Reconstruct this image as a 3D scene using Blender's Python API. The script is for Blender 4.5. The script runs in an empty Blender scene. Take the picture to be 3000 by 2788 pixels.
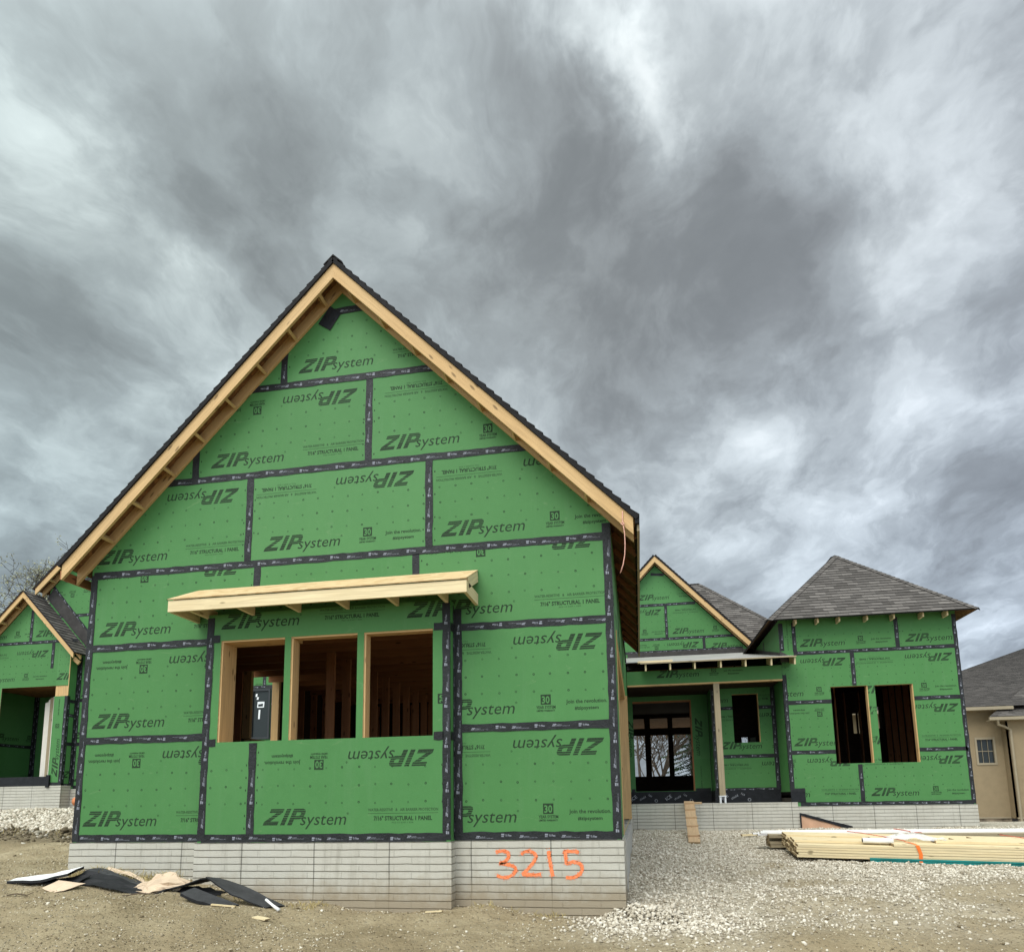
import bpy, math, random
import numpy as np
from mathutils import Vector, Matrix
from mathutils.geometry import tessellate_polygon

random.seed(7)
rng = np.random.default_rng(7)
SC = bpy.context.scene
COL = SC.collection

# ------------------------------------------------------------------ camera
cam_d = bpy.data.cameras.new('camera')
cam = bpy.data.objects.new('camera', cam_d)
COL.objects.link(cam)
_r, _u, _w = Vector((0.9841, 0.1772, -0.0158)), Vector((0.0421, -0.1458, 0.9884)), Vector((-0.1728, 0.9733, 0.1510))
_M = Matrix((_r, _u, -_w)).transposed().to_4x4()
_M.translation = Vector((3.6151, -8.0023, 0.3994))
cam.matrix_world = _M
cam_d.sensor_fit = 'HORIZONTAL'
cam_d.sensor_width = 36.0
cam_d.lens = 2058.83 / 3000 * 36
cam_d.shift_y = 0.2097
cam_d.clip_start = 0.05
cam_d.clip_end = 2000
SC.camera = cam

# ------------------------------------------------------------------ light
SC.view_settings.view_transform = 'Standard'
SC.view_settings.look = 'None'
SC.view_settings.exposure = 0.9
SC.view_settings.gamma = 1.0
SUN_EL, SUN_AZ = 52.0, 205.0        # degrees; azimuth measured from +Y towards +X
sun_d = bpy.data.lights.new('sun', 'SUN')
sun_d.energy = 1.5
sun_d.angle = math.radians(40)
sun_d.color = (1.0, 0.975, 0.94)
sun = bpy.data.objects.new('sun', sun_d)
COL.objects.link(sun)
_sd = Vector((math.sin(math.radians(SUN_AZ)) * math.cos(math.radians(SUN_EL)),
              math.cos(math.radians(SUN_AZ)) * math.cos(math.radians(SUN_EL)), math.sin(math.radians(SUN_EL))))
sun.rotation_euler = (-_sd).to_track_quat('-Z', 'Y').to_euler()


class NT:
    """small helper to write node trees"""
    def __init__(s, tree):
        s.t = tree
        s.n = tree.nodes
        s.l = tree.links

    def new(s, kind, **kw):
        n = s.n.new(kind)
        for k, v in kw.items():
            setattr(n, k, v)
        return n

    def put(s, sock, v):
        if v is None:
            return
        if hasattr(v, 'is_output'):
            s.l.new(v, sock)
        else:
            sock.default_value = v

    def math(s, op, a, b=None, c=None, clamp=False):
        n = s.new('ShaderNodeMath', operation=op)
        n.use_clamp = clamp
        s.put(n.inputs[0], a); s.put(n.inputs[1], b); s.put(n.inputs[2], c)
        return n.outputs[0]

    def vec(s, op, a, b=None, scale=None):
        n = s.new('ShaderNodeVectorMath', operation=op)
        s.put(n.inputs[0], a); s.put(n.inputs[1], b)
        if scale is not None:
            s.put(n.inputs['Scale'], scale)
        return n.outputs['Value'] if op in ('DOT_PRODUCT', 'LENGTH', 'DISTANCE') else n.outputs['Vector']

    def noise(s, vec, scale, detail=4, rough=0.55, dist=0.0, out='Fac'):
        n = s.new('ShaderNodeTexNoise')
        s.put(n.inputs['Vector'], vec)
        n.inputs['Scale'].default_value = scale
        n.inputs['Detail'].default_value = detail
        n.inputs['Roughness'].default_value = rough
        n.inputs['Distortion'].default_value = dist
        return n.outputs[out]

    def mapping(s, vec, scale=(1, 1, 1), rot=(0, 0, 0), loc=(0, 0, 0)):
        n = s.new('ShaderNodeMapping')
        s.put(n.inputs['Vector'], vec)
        n.inputs['Scale'].default_value = scale
        n.inputs['Rotation'].default_value = rot
        n.inputs['Location'].default_value = loc
        return n.outputs[0]

    def ramp(s, fac, stops, interp='LINEAR'):
        n = s.new('ShaderNodeValToRGB')
        n.color_ramp.interpolation = interp
        el = n.color_ramp.elements
        while len(el) < len(stops):
            el.new(0.5)
        for e, (p, c) in zip(el, stops):
            e.position = p
            e.color = (c, c, c, 1) if isinstance(c, (int, float)) else (*c, 1)
        s.put(n.inputs[0], fac)
        return n.outputs[0]

    def mix(s, fac, a, b, mode='MIX'):
        n = s.new('ShaderNodeMix', data_type='RGBA', blend_type=mode)
        s.put(n.inputs[0], fac)
        for sock, v in ((n.inputs[6], a), (n.inputs[7], b)):
            if isinstance(v, (tuple, list)):
                v = (*v[:3], 1)
            s.put(sock, v)
        return n.outputs[2]

    def bump(s, h, strength=0.4, dist=0.01):
        n = s.new('ShaderNodeBump')
        n.inputs['Strength'].default_value = strength
        n.inputs['Distance'].default_value = dist
        s.put(n.inputs['Height'], h)
        return n.outputs[0]


# ------------------------------------------------------------------ overcast sky
world = bpy.data.worlds.new('World')
SC.world = world
world.use_nodes = True
w = NT(world.node_tree)
w.n.clear()
wout = w.new('ShaderNodeOutputWorld')
tc = w.new('ShaderNodeTexCoord')
dirv = w.vec('NORMALIZE', tc.outputs['Generated'])
sep = w.new('ShaderNodeSeparateXYZ')
w.l.new(dirv, sep.inputs[0])
dz = w.math('ADD', w.math('MAXIMUM', sep.outputs[2], 0.0), 0.30)
comb = w.new('ShaderNodeCombineXYZ')
w.l.new(w.math('DIVIDE', sep.outputs[0], dz), comb.inputs[0])
w.l.new(w.math('DIVIDE', sep.outputs[1], dz), comb.inputs[1])
layer = comb.outputs[0]                                   # the cloud sheet, seen from below
warpn = w.noise(layer, 1.6, 4, 0.55, out='Color')
lw = w.vec('ADD', layer, w.vec('SCALE', w.vec('SUBTRACT', warpn, (0.5, 0.5, 0.5)), scale=0.36))
warp2 = w.noise(layer, 6.0, 4, 0.6, out='Color')
lw2 = w.vec('ADD', lw, w.vec('SCALE', w.vec('SUBTRACT', warp2, (0.5, 0.5, 0.5)), scale=0.06))
big = w.noise(w.mapping(lw, (1.0, 0.75, 1), (0, 0, math.radians(25)), (3.1, 1.7, 0)), 1.5, 5, 0.5)
mid = w.noise(w.mapping(lw2, (1.3, 0.8, 1), (0, 0, math.radians(25)), (0.4, 5.2, 2.0)), 3.6, 7, 0.58)
fine = w.noise(w.mapping(lw2, (1.3, 1.0, 1), (0, 0, math.radians(20)), (7.4, 0.2, 5.0)), 9.0, 6, 0.62)
mids = w.math('MULTIPLY', w.ramp(mid, [(0.36, 0.0), (0.47, 0.40), (0.55, 0.66), (0.68, 1.0)], 'EASE'), 0.55)
mids = w.math('ADD', mids, w.math('MULTIPLY', mid, 0.45))
cl = w.math('ADD', w.math('MULTIPLY', big, 0.36), w.math('ADD', w.math('MULTIPLY', mids, 0.42), w.math('MULTIPLY', fine, 0.22)))
cl = w.math('MULTIPLY', w.math('SUBTRACT', cl, 0.5), 3.5)
# thick and thin places of the sheet, by compass direction and height
dw1 = w.vec('SCALE', w.vec('SUBTRACT', w.noise(dirv, 3.4, 6, 0.6, out='Color'), (0.5, 0.5, 0.5)), scale=0.36)
dw2 = w.vec('SCALE', w.vec('SUBTRACT', w.noise(dirv, 11.0, 5, 0.65, out='Color'), (0.5, 0.5, 0.5)), scale=0.11)
dn = w.vec('NORMALIZE', w.vec('ADD', dirv, w.vec('ADD', dw1, dw2)))


def pix_dir(x, y):
    d = _r * ((x - 1500.45) / 2058.83) - _u * ((y - 2023.2) / 2058.83) + _w
    return d.normalized()


#       place (as seen in the photograph, /1989), second end of a streak, width, weight
SKY = [((1130, 60), (1340, 280), .05, .85), ((1500, 20), (1620, 60), .06, .50), ((1900, 60), (2010, 20), .09, .65), ((40, 240), (340, 480), .075, .42), ((0, 400), (120, 480), .08, .16),
       ((1440, 800), (1720, 720), .10, .34), ((1560, 870), (1900, 850), .11, .36), ((1230, 880), (1400, 830), .06, .22), ((1700, 340), (1800, 290), .075, .46), ((1900, 440), (2010, 330), .09, .42), ((230, 700), (340, 790), .06, .34),
       ((700, 170), (800, 300), .07, .20), ((1880, 1270), (1980, 1250), .10, .45), ((860, 290), (960, 420), .06, .16), ((1400, 930), (1480, 1010), .07, .24), ((560, 330), (620, 420), .05, .08), ((60, 1010), (200, 1040), .06, .12),
       ((1430, 560), (1680, 520), .10, -.25), ((1450, 120), (1800, 230), .10, -.22), ((1480, 380), (1640, 420), .10, -.14), ((20, 600), (210, 740), .07, -.30), ((0, 90), (160, 200), .11, -.24), ((330, 60), (480, 330), .08, -.20), ((480, 330), (640, 470), .08, -.16), ((0, 1000), (500, 1060), .10, .16), ((1300, 1080), (1989, 1100), .09, .14),
       ((850, 60), (1040, 260), .09, -.20), ((900, 300), (1200, 560), .11, -.12), ((560, 250), (700, 420), .08, -.12), ((1130, 330), (1230, 330), .05, -.12), ((1840, 920), (1960, 940), .05, -.30), ((1610, 780), (1720, 830), .04, -.26), ((1050, 640), (1350, 800), .12, -.09), ((1300, 960), (1500, 1000), .08, -.10), ((120, 930), (300, 960), .08, -.08), ((1900, 150), (1950, 240), .07, -.14), ((60, 820), (160, 880), .08, -.12)]
acc = cl
for (p, q, wd, amp) in SKY:
    a = pix_dir(p[0] * 1.5083, p[1] * 1.5083)
    b = pix_dir(q[0] * 1.5083, q[1] * 1.5083)
    m_ = ((a + b) / 2)
    ax = (b - a)
    hl = ax.length / 2
    ax.normalize()
    rel = w.vec('SUBTRACT', dn, tuple(m_))
    al = w.vec('DOT_PRODUCT', rel, tuple(ax))
    d2 = w.math('POWER', w.vec('LENGTH', rel), 2.0)
    al2 = w.math('POWER', al, 2.0)
    k = 1.0 - (wd / (wd + hl)) ** 2                       # squash along the streak
    e = w.math('DIVIDE', w.math('SUBTRACT', d2, w.math('MULTIPLY', al2, k)), -wd * wd)
    acc = w.math('ADD', acc, w.math('MULTIPLY', w.math('EXPONENT', e), amp))
fac = w.math('MULTIPLY_ADD', w.math('TANH', w.math('MULTIPLY_ADD', acc, 1.22, -0.20)), 0.5, 0.5)
grey = w.ramp(fac, [(0.0, (0.108, 0.114, 0.117)), (0.20, (0.170, 0.180, 0.184)), (0.42, (0.228, 0.244, 0.250)),
                    (0.60, (0.295, 0.315, 0.320)), (0.80, (0.41, 0.435, 0.438)), (0.97, (0.60, 0.62, 0.615))])
# slightly greenish to the left, bluish low on the right
tint = w.ramp(w.math('ADD', w.math('MULTIPLY', sep.outputs[0], 0.5), 0.5),
              [(0.15, (0.96, 1.03, 1.0)), (0.5, (0.985, 1.0, 1.005)), (0.75, (0.97, 0.985, 1.045))])
low = w.ramp(sep.outputs[2], [(0.05, (0.90, 0.97, 1.07)), (0.60, (0.985, 1.0, 1.01))])
tint = w.mix(1.0, tint, low, 'MULTIPLY')
skyc = w.mix(1.0, grey, tint, 'MULTIPLY')
# the sheet is thinner and far brighter overhead and behind the photographer
back = w.math('SUBTRACT', sep.outputs[2], w.math('MULTIPLY', sep.outputs[1], 0.9))
backf = w.ramp(back, [(0.12, 0.0), (0.85, 1.0)], 'EASE')
gain = w.math('ADD', w.math('MULTIPLY', backf, 2.6), 1.0)
bg1 = w.new('ShaderNodeBackground')
w.l.new(skyc, bg1.inputs[0])
w.l.new(gain, bg1.inputs[1])
nish = w.new('ShaderNodeTexSky', sky_type='NISHITA')
nish.sun_disc = False
nish.sun_elevation = math.radians(SUN_EL)
nish.sun_rotation = math.radians(SUN_AZ)
bg2 = w.new('ShaderNodeBackground')
w.l.new(nish.outputs[0], bg2.inputs[0])
bg2.inputs[1].default_value = 0.05
mixs = w.new('ShaderNodeMixShader')
mixs.inputs[0].default_value = 0.94
w.l.new(bg2.outputs[0], mixs.inputs[1])
w.l.new(bg1.outputs[0], mixs.inputs[2])
w.l.new(mixs.outputs[0], wout.inputs[0])

# ------------------------------------------------------------------ materials
MATS = {}


def mat(name, rough=0.8, spec=0.3):
    m = bpy.data.materials.new(name)
    m.use_nodes = True
    t = NT(m.node_tree)
    p = t.n['Principled BSDF']
    p.inputs['Roughness'].default_value = rough
    p.inputs['Specular IOR Level'].default_value = spec
    MATS[name] = m
    return t, p


def objco(t):
    return t.new('ShaderNodeTexCoord').outputs['Object']


def uvco(t):
    return t.new('ShaderNodeTexCoord').outputs['UV']


def flat(name, c, rough=0.8, spec=0.3, var=0.12, scale=6.0, bump=0.0):
    t, p = mat(name, rough, spec)
    co = objco(t)
    n = t.noise(co, scale, 5, 0.6)
    lo = tuple(x * (1 - var) for x in c); hi = tuple(x * (1 + var) for x in c)
    t.put(p.inputs['Base Color'], t.ramp(n, [(0.3, lo), (0.7, hi)]))
    if bump:
        t.put(p.inputs['Normal'], t.bump(t.noise(co, scale * 6, 5, 0.6), bump, 0.01))
    return MATS[name]


# green sheathing: strand texture, mill dust and scuffs
t, p = mat('green_sheathing', 0.62, 0.25)
co = objco(t)
n1 = t.noise(co, 1.3, 5, 0.6)
n2 = t.noise(t.mapping(co, (60, 60, 60)), 1.0, 3, 0.6)
n4 = t.noise(co, 9, 4, 0.65)
c = t.ramp(t.math('ADD', t.math('MULTIPLY', n1, .65), t.math('MULTIPLY', n4, .35)), [(0.3, (0.054, 0.176, 0.049)), (0.7, (0.069, 0.206, 0.061))])
c = t.mix(t.ramp(n2, [(0.35, 0.0), (0.75, 0.35)]), c, (0.063, 0.178, 0.056))
sc1 = t.ramp(t.noise(t.mapping(co, (1, 1, 3.0)), 3.5, 8, 0.75, 1.2), [(0.60, 0.0), (0.72, 0.45)])
c = t.mix(sc1, c, (0.17, 0.26, 0.12))
usp = t.new('ShaderNodeSeparateXYZ')
t.l.new(uvco(t), usp.inputs[0])
wash = t.ramp(t.noise(t.mapping(co, (5, 5, .55)), 1.0, 5, .65), [(.55, 0.0), (.78, .28)])
c = t.mix(wash, c, (0.11, 0.225, 0.10))
c = t.mix(t.math('MULTIPLY', usp.outputs[0], .30, clamp=True), c, (0.050, 0.150, 0.040))
c = t.mix(t.math('MULTIPLY', usp.outputs[1], .22, clamp=True), c, (0.12, 0.26, 0.10))
t.put(p.inputs['Base Color'], c)
t.put(p.inputs['Normal'], t.bump(t.noise(co, 45, 4, 0.7), 0.25, 0.004))

t, p = mat('ink', 0.7, 0.2)
n = t.noise(objco(t), 90, 3, 0.7)
t.put(p.inputs['Base Color'], t.ramp(n, [(0.35, (0.010, 0.022, 0.010)), (0.75, (0.028, 0.060, 0.025))]))
t, p = mat('ink_soft', 0.7, 0.2)
n = t.noise(objco(t), 90, 3, 0.7)
t.put(p.inputs['Base Color'], t.ramp(n, [(0.3, (0.020, 0.050, 0.019)), (0.8, (0.045, 0.11, 0.040))]))

t, p = mat('seam_tape', 0.5, 0.22)
co = objco(t)
t.put(p.inputs['Base Color'], t.ramp(t.noise(co, 5, 5, 0.6), [(0.3, (0.010, 0.0108, 0.0112)), (0.75, (0.026, 0.028, 0.030))]))
t.put(p.inputs['Normal'], t.bump(t.noise(t.mapping(co, (1, 1, 1)), 26, 5, 0.65, 1.0), 0.9, 0.012))
flat('tape_print', (0.22, 0.23, 0.26), 0.6, 0.3, 0.25, 40)
flat('black_membrane', (0.010, 0.011, 0.013), 0.55, 0.22, 0.4, 8, 0.4)
flat('membrane_print', (0.30, 0.31, 0.33), 0.6, 0.3, 0.3, 30)
flat('grey_underlay', (0.050, 0.046, 0.043), 0.85, 0.2, 0.25, 5, 0.3)


def wood(name, base, dark, knots=True, scale=1.0, rough=0.68):
    """softwood: grain follows the UV's u direction (along the board)"""
    t, p = mat(name, rough, 0.25)
    uv = uvco(t)
    grain = t.noise(t.mapping(uv, (1.6 * scale, 34 * scale, 1)), 1.0, 5, 0.6, 0.6)
    broad = t.noise(t.mapping(uv, (0.9, 2.2, 1)), 1.0, 4, 0.6)
    c = t.mix(t.ramp(grain, [(0.32, 0.0), (0.68, 1.0)]), tuple(x * 1.06 for x in base), tuple(x * 0.74 for x in base))
    c = t.mix(t.ramp(broad, [(0.35, 0.0), (0.75, 0.55)]), c, dark)
    if knots:
        v = t.new('ShaderNodeTexVoronoi')
        t.put(v.inputs['Vector'], t.mapping(uv, (3.0, 9.0, 1)))
        v.inputs['Scale'].default_value = 1.0
        k = t.ramp(v.outputs['Distance'], [(0.09, 1.0), (0.17, 0.0)])
        c = t.mix(t.math('MULTIPLY', k, 0.8), c, tuple(x * 0.32 for x in dark))
    t.put(p.inputs['Base Color'], c)
    t.put(p.inputs['Normal'], t.bump(grain, 0.2, 0.003))
    return MATS[name]


wood('new_lumber', (0.58, 0.385, 0.18), (0.47, 0.285, 0.115))
wood('pale_lumber', (0.74, 0.61, 0.37), (0.62, 0.47, 0.25))
wood('weathered_lumber', (0.33, 0.27, 0.17), (0.24, 0.19, 0.115))
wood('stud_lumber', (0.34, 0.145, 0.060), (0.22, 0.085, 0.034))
wood('ramp_lumber', (0.52, 0.36, 0.21), (0.43, 0.28, 0.15))
flat('end_grain', (0.30, 0.215, 0.115), 0.85, 0.2, 0.45, 30)


def osb(name, a, b, d):
    t, p = mat(name, 0.75, 0.2)
    co = objco(t)
    v = t.new('ShaderNodeTexVoronoi')
    t.put(v.inputs['Vector'], t.mapping(co, (9, 22, 22), (0.3, 0.2, 0.5)))
    v.inputs['Scale'].default_value = 1.0
    c = t.ramp(v.outputs['Color'], [(0.1, a), (0.6, b), (0.95, d)])
    t.put(p.inputs['Base Color'], c)
    return MATS[name]


osb('osb_light', (0.62, 0.47, 0.26), (0.55, 0.39, 0.20), (0.42, 0.27, 0.12))
osb('osb_shaded', (0.030, 0.016, 0.008), (0.022, 0.012, 0.006), (0.016, 0.008, 0.004))  # darkened copy of the board: indoor shade is put into its colour
osb('osb_dark', (0.23, 0.115, 0.045), (0.16, 0.075, 0.03), (0.10, 0.045, 0.02))

# shingles: tab colours from a brick pattern laid in the slope's own UV
t, p = mat('shingles', 0.9, 0.15)
uv = uvco(t)
br = t.new('ShaderNodeTexBrick')
t.put(br.inputs['Vector'], uv)
br.inputs['Scale'].default_value = 1.0
br.inputs['Brick Width'].default_value = 0.26
br.inputs['Row Height'].default_value = 0.14
br.inputs['Mortar Size'].default_value = 0.004
br.inputs['Color1'].default_value = (0.072, 0.064, 0.056, 1)
br.inputs['Color2'].default_value = (0.200, 0.180, 0.160, 1)
br.inputs['Mortar'].default_value = (0.03, 0.028, 0.026, 1)
br.offset = 0.37
br.inputs['Bias'].default_value = -0.1
n = t.noise(t.mapping(uv, (2.2, 7.1, 1)), 1.0, 3, 0.6)
c = t.mix(t.ramp(n, [(0.3, 0.0), (0.75, 0.6)]), br.outputs['Color'], (0.115, 0.104, 0.094))
gr = t.noise(uv, 160, 2, 0.7)
c = t.mix(t.ramp(gr, [(0.35, 0.35), (0.6, 0.0)]), c, (0.022, 0.021, 0.020))
t.put(p.inputs['Base Color'], c)
t.put(p.inputs['Normal'], t.bump(gr, 0.5, 0.004))
flat('shingle_edge', (0.018, 0.017, 0.017), 0.9, 0.15, 0.3, 10, 0.4)

# poured concrete with a brick form liner
t, p = mat('formed_concrete', 0.88, 0.2)
uv = uvco(t)
wz = t.vec('ADD', uv, t.vec('SCALE', t.vec('SUBTRACT', t.noise(uv, 5, 3, 0.5, out='Color'), (0.5, 0.5, 0.5)), scale=0.012))
br = t.new('ShaderNodeTexBrick')
t.put(br.inputs['Vector'], wz)
br.inputs['Scale'].default_value = 1.0
br.inputs['Brick Width'].default_value = 0.42
br.inputs['Row Height'].default_value = 0.0805
br.inputs['Mortar Size'].default_value = 0.0055
br.inputs['Mortar Smooth'].default_value = 0.4
br.offset = 0.5
br.inputs['Color1'].default_value = (0.47, 0.45, 0.385, 1)
br.inputs['Color2'].default_value = (0.505, 0.485, 0.415, 1)
br.inputs['Mortar'].default_value = (0.41, 0.39, 0.33, 1)
sp = t.new('ShaderNodeSeparateXYZ')
t.l.new(wz, sp.inputs[0])
# the tie lines of the form panels
wv = t.math('FRACT', t.math('DIVIDE', t.math('ADD', sp.outputs[0], 20.27), 0.915))
seam = t.math('LESS_THAN', wv, 0.016)
blot = t.noise(t.mapping(uv, (1.3, 2.2, 1)), 1.4, 6, 0.65)
pits = t.noise(uv, 70, 4, 0.7)
bed = t.math('FRACT', t.math('DIVIDE', t.math('ADD', sp.outputs[1], 8.05), 0.0805))
bedm = t.ramp(bed, [(0.0, 1.0), (0.075, 0.9), (0.125, 0.0), (1.0, 0.0)])
lip = t.ramp(bed, [(0.86, 0.0), (0.96, 0.5)])
c = t.mix(t.ramp(blot, [(0.35, 0.0), (0.7, 0.7)]), br.outputs['Color'], (0.41, 0.385, 0.32))
c = t.mix(t.math('MULTIPLY', bedm, t.ramp(t.noise(uv, 7, 3, .6), [(.3, .18), (.7, .62)])), c, (0.17, 0.155, 0.12))
drip = t.noise(t.mapping(uv, (9, 0.9, 1)), 1.0, 5, 0.65)
c = t.mix(t.ramp(drip, [(0.52, 0.0), (0.74, 0.55)]), c, (0.27, 0.25, 0.20))
c = t.mix(t.ramp(pits, [(0.28, 0.55), (0.42, 0.0)]), c, (0.26, 0.245, 0.205))
c = t.mix(t.math('MULTIPLY', seam, 0.75), c, (0.10, 0.095, 0.08))
mudz = t.ramp(t.math('ADD', t.math('MULTIPLY', sp.outputs[1], -1.0), t.math('MULTIPLY', t.noise(uv, 3.2, 6, 0.7), 0.55)), [(0.70, 0.0), (1.08, 0.85)])
c = t.mix(mudz, c, (0.27, 0.215, 0.14))
t.put(p.inputs['Base Color'], c)
h = t.math('ADD', t.math('MULTIPLY', br.outputs['Fac'], -.35), t.math('ADD', t.math('MULTIPLY', bedm, -1.0), t.math('MULTIPLY', pits, 0.45)))
t.put(p.inputs['Normal'], t.bump(h, 0.9, 0.012))
flat('plain_concrete', (0.40, 0.385, 0.345), 0.9, 0.2, 0.12, 4, 0.3)
flat('red_clay', (0.34, 0.115, 0.045), 0.8, 0.2, 0.25, 12)

t, p = mat('spray_paint', 0.6, 0.3)
n = t.noise(objco(t), 38, 5, 0.7)
t.put(p.inputs['Base Color'], t.ramp(n, [(0.32, (0.62, 0.30, 0.19)), (0.50, (0.86, 0.21, 0.07))]))

flat('white_membrane', (0.30, 0.29, 0.265), 0.5, 0.35, 0.2, 1.5)
flat('white_plastic', (0.80, 0.79, 0.76), 0.4, 0.4, 0.05, 3)
flat('primed_board', (0.78, 0.755, 0.71), 0.6, 0.3, 0.06, 2)
flat('galvanised', (0.60, 0.61, 0.62), 0.4, 0.5, 0.15, 9)
flat('teal_wrap', (0.006, 0.165, 0.150), 0.45, 0.4, 0.3, 3)
flat('orange_strap', (0.80, 0.17, 0.025), 0.5, 0.35, 0.15, 12)
flat('red_string', (0.52, 0.12, 0.075), 0.8, 0.2, 0.3, 30)
flat('pink_cord', (0.66, 0.36, 0.28), 0.8, 0.2, 0.25, 30)
flat('orange_pipe', (0.55, 0.20, 0.085), 0.6, 0.3, 0.2, 12)
flat('tan_paper', (0.56, 0.43, 0.30), 0.8, 0.2, 0.14, 4, 0.4)
flat('tan_board', (0.50, 0.30, 0.19), 0.8, 0.2, 0.12, 6)
flat('felt_black', (0.010, 0.010, 0.011), 0.7, 0.3, 0.4, 6, 0.3)
flat('felt_grey', (0.040, 0.040, 0.040), 0.75, 0.3, 0.3, 6, 0.3)
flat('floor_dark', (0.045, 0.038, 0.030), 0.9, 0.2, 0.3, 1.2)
flat('door_white', (0.62, 0.58, 0.50), 0.5, 0.35, 0.06, 3)
flat('window_black', (0.012, 0.012, 0.013), 0.35, 0.5, 0.2, 6)
flat('sticker', (0.72, 0.73, 0.74), 0.5, 0.3, 0.05, 6)
flat('stucco', (0.245, 0.190, 0.115), 0.92, 0.15, 0.07, 3, 0.25)
flat('cream_trim', (0.27, 0.225, 0.15), 0.6, 0.3, 0.06, 3)
flat('stone_veneer', (0.17, 0.135, 0.095), 0.9, 0.2, 0.7, 3.5, 0.5)
flat('bark', (0.070, 0.057, 0.045), 0.95, 0.1, 0.35, 5, 0.4)
flat('bud_green', (0.30, 0.30, 0.19), 0.8, 0.2, 0.3, 3)
flat('needles', (0.035, 0.060, 0.028), 0.8, 0.2, 0.5, 2.2)
flat('dry_grass', (0.34, 0.27, 0.12), 0.9, 0.1, 0.35, 7)
flat('twig', (0.10, 0.075, 0.05), 0.9, 0.1, 0.3, 20)

t, p = mat('glass', 0.12, 0.18)
p.inputs['Base Color'].default_value = (0.025, 0.03, 0.03, 1)
t, p = mat('clear_film', 0.25, 0.5)
p.inputs['Base Color'].default_value = (0.85, 0.86, 0.88, 1)
p.inputs['Alpha'].default_value = 0.55
p.inputs['Transmission Weight'].default_value = 0.2


def M(*names):
    return [MATS[n] for n in names]


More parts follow.
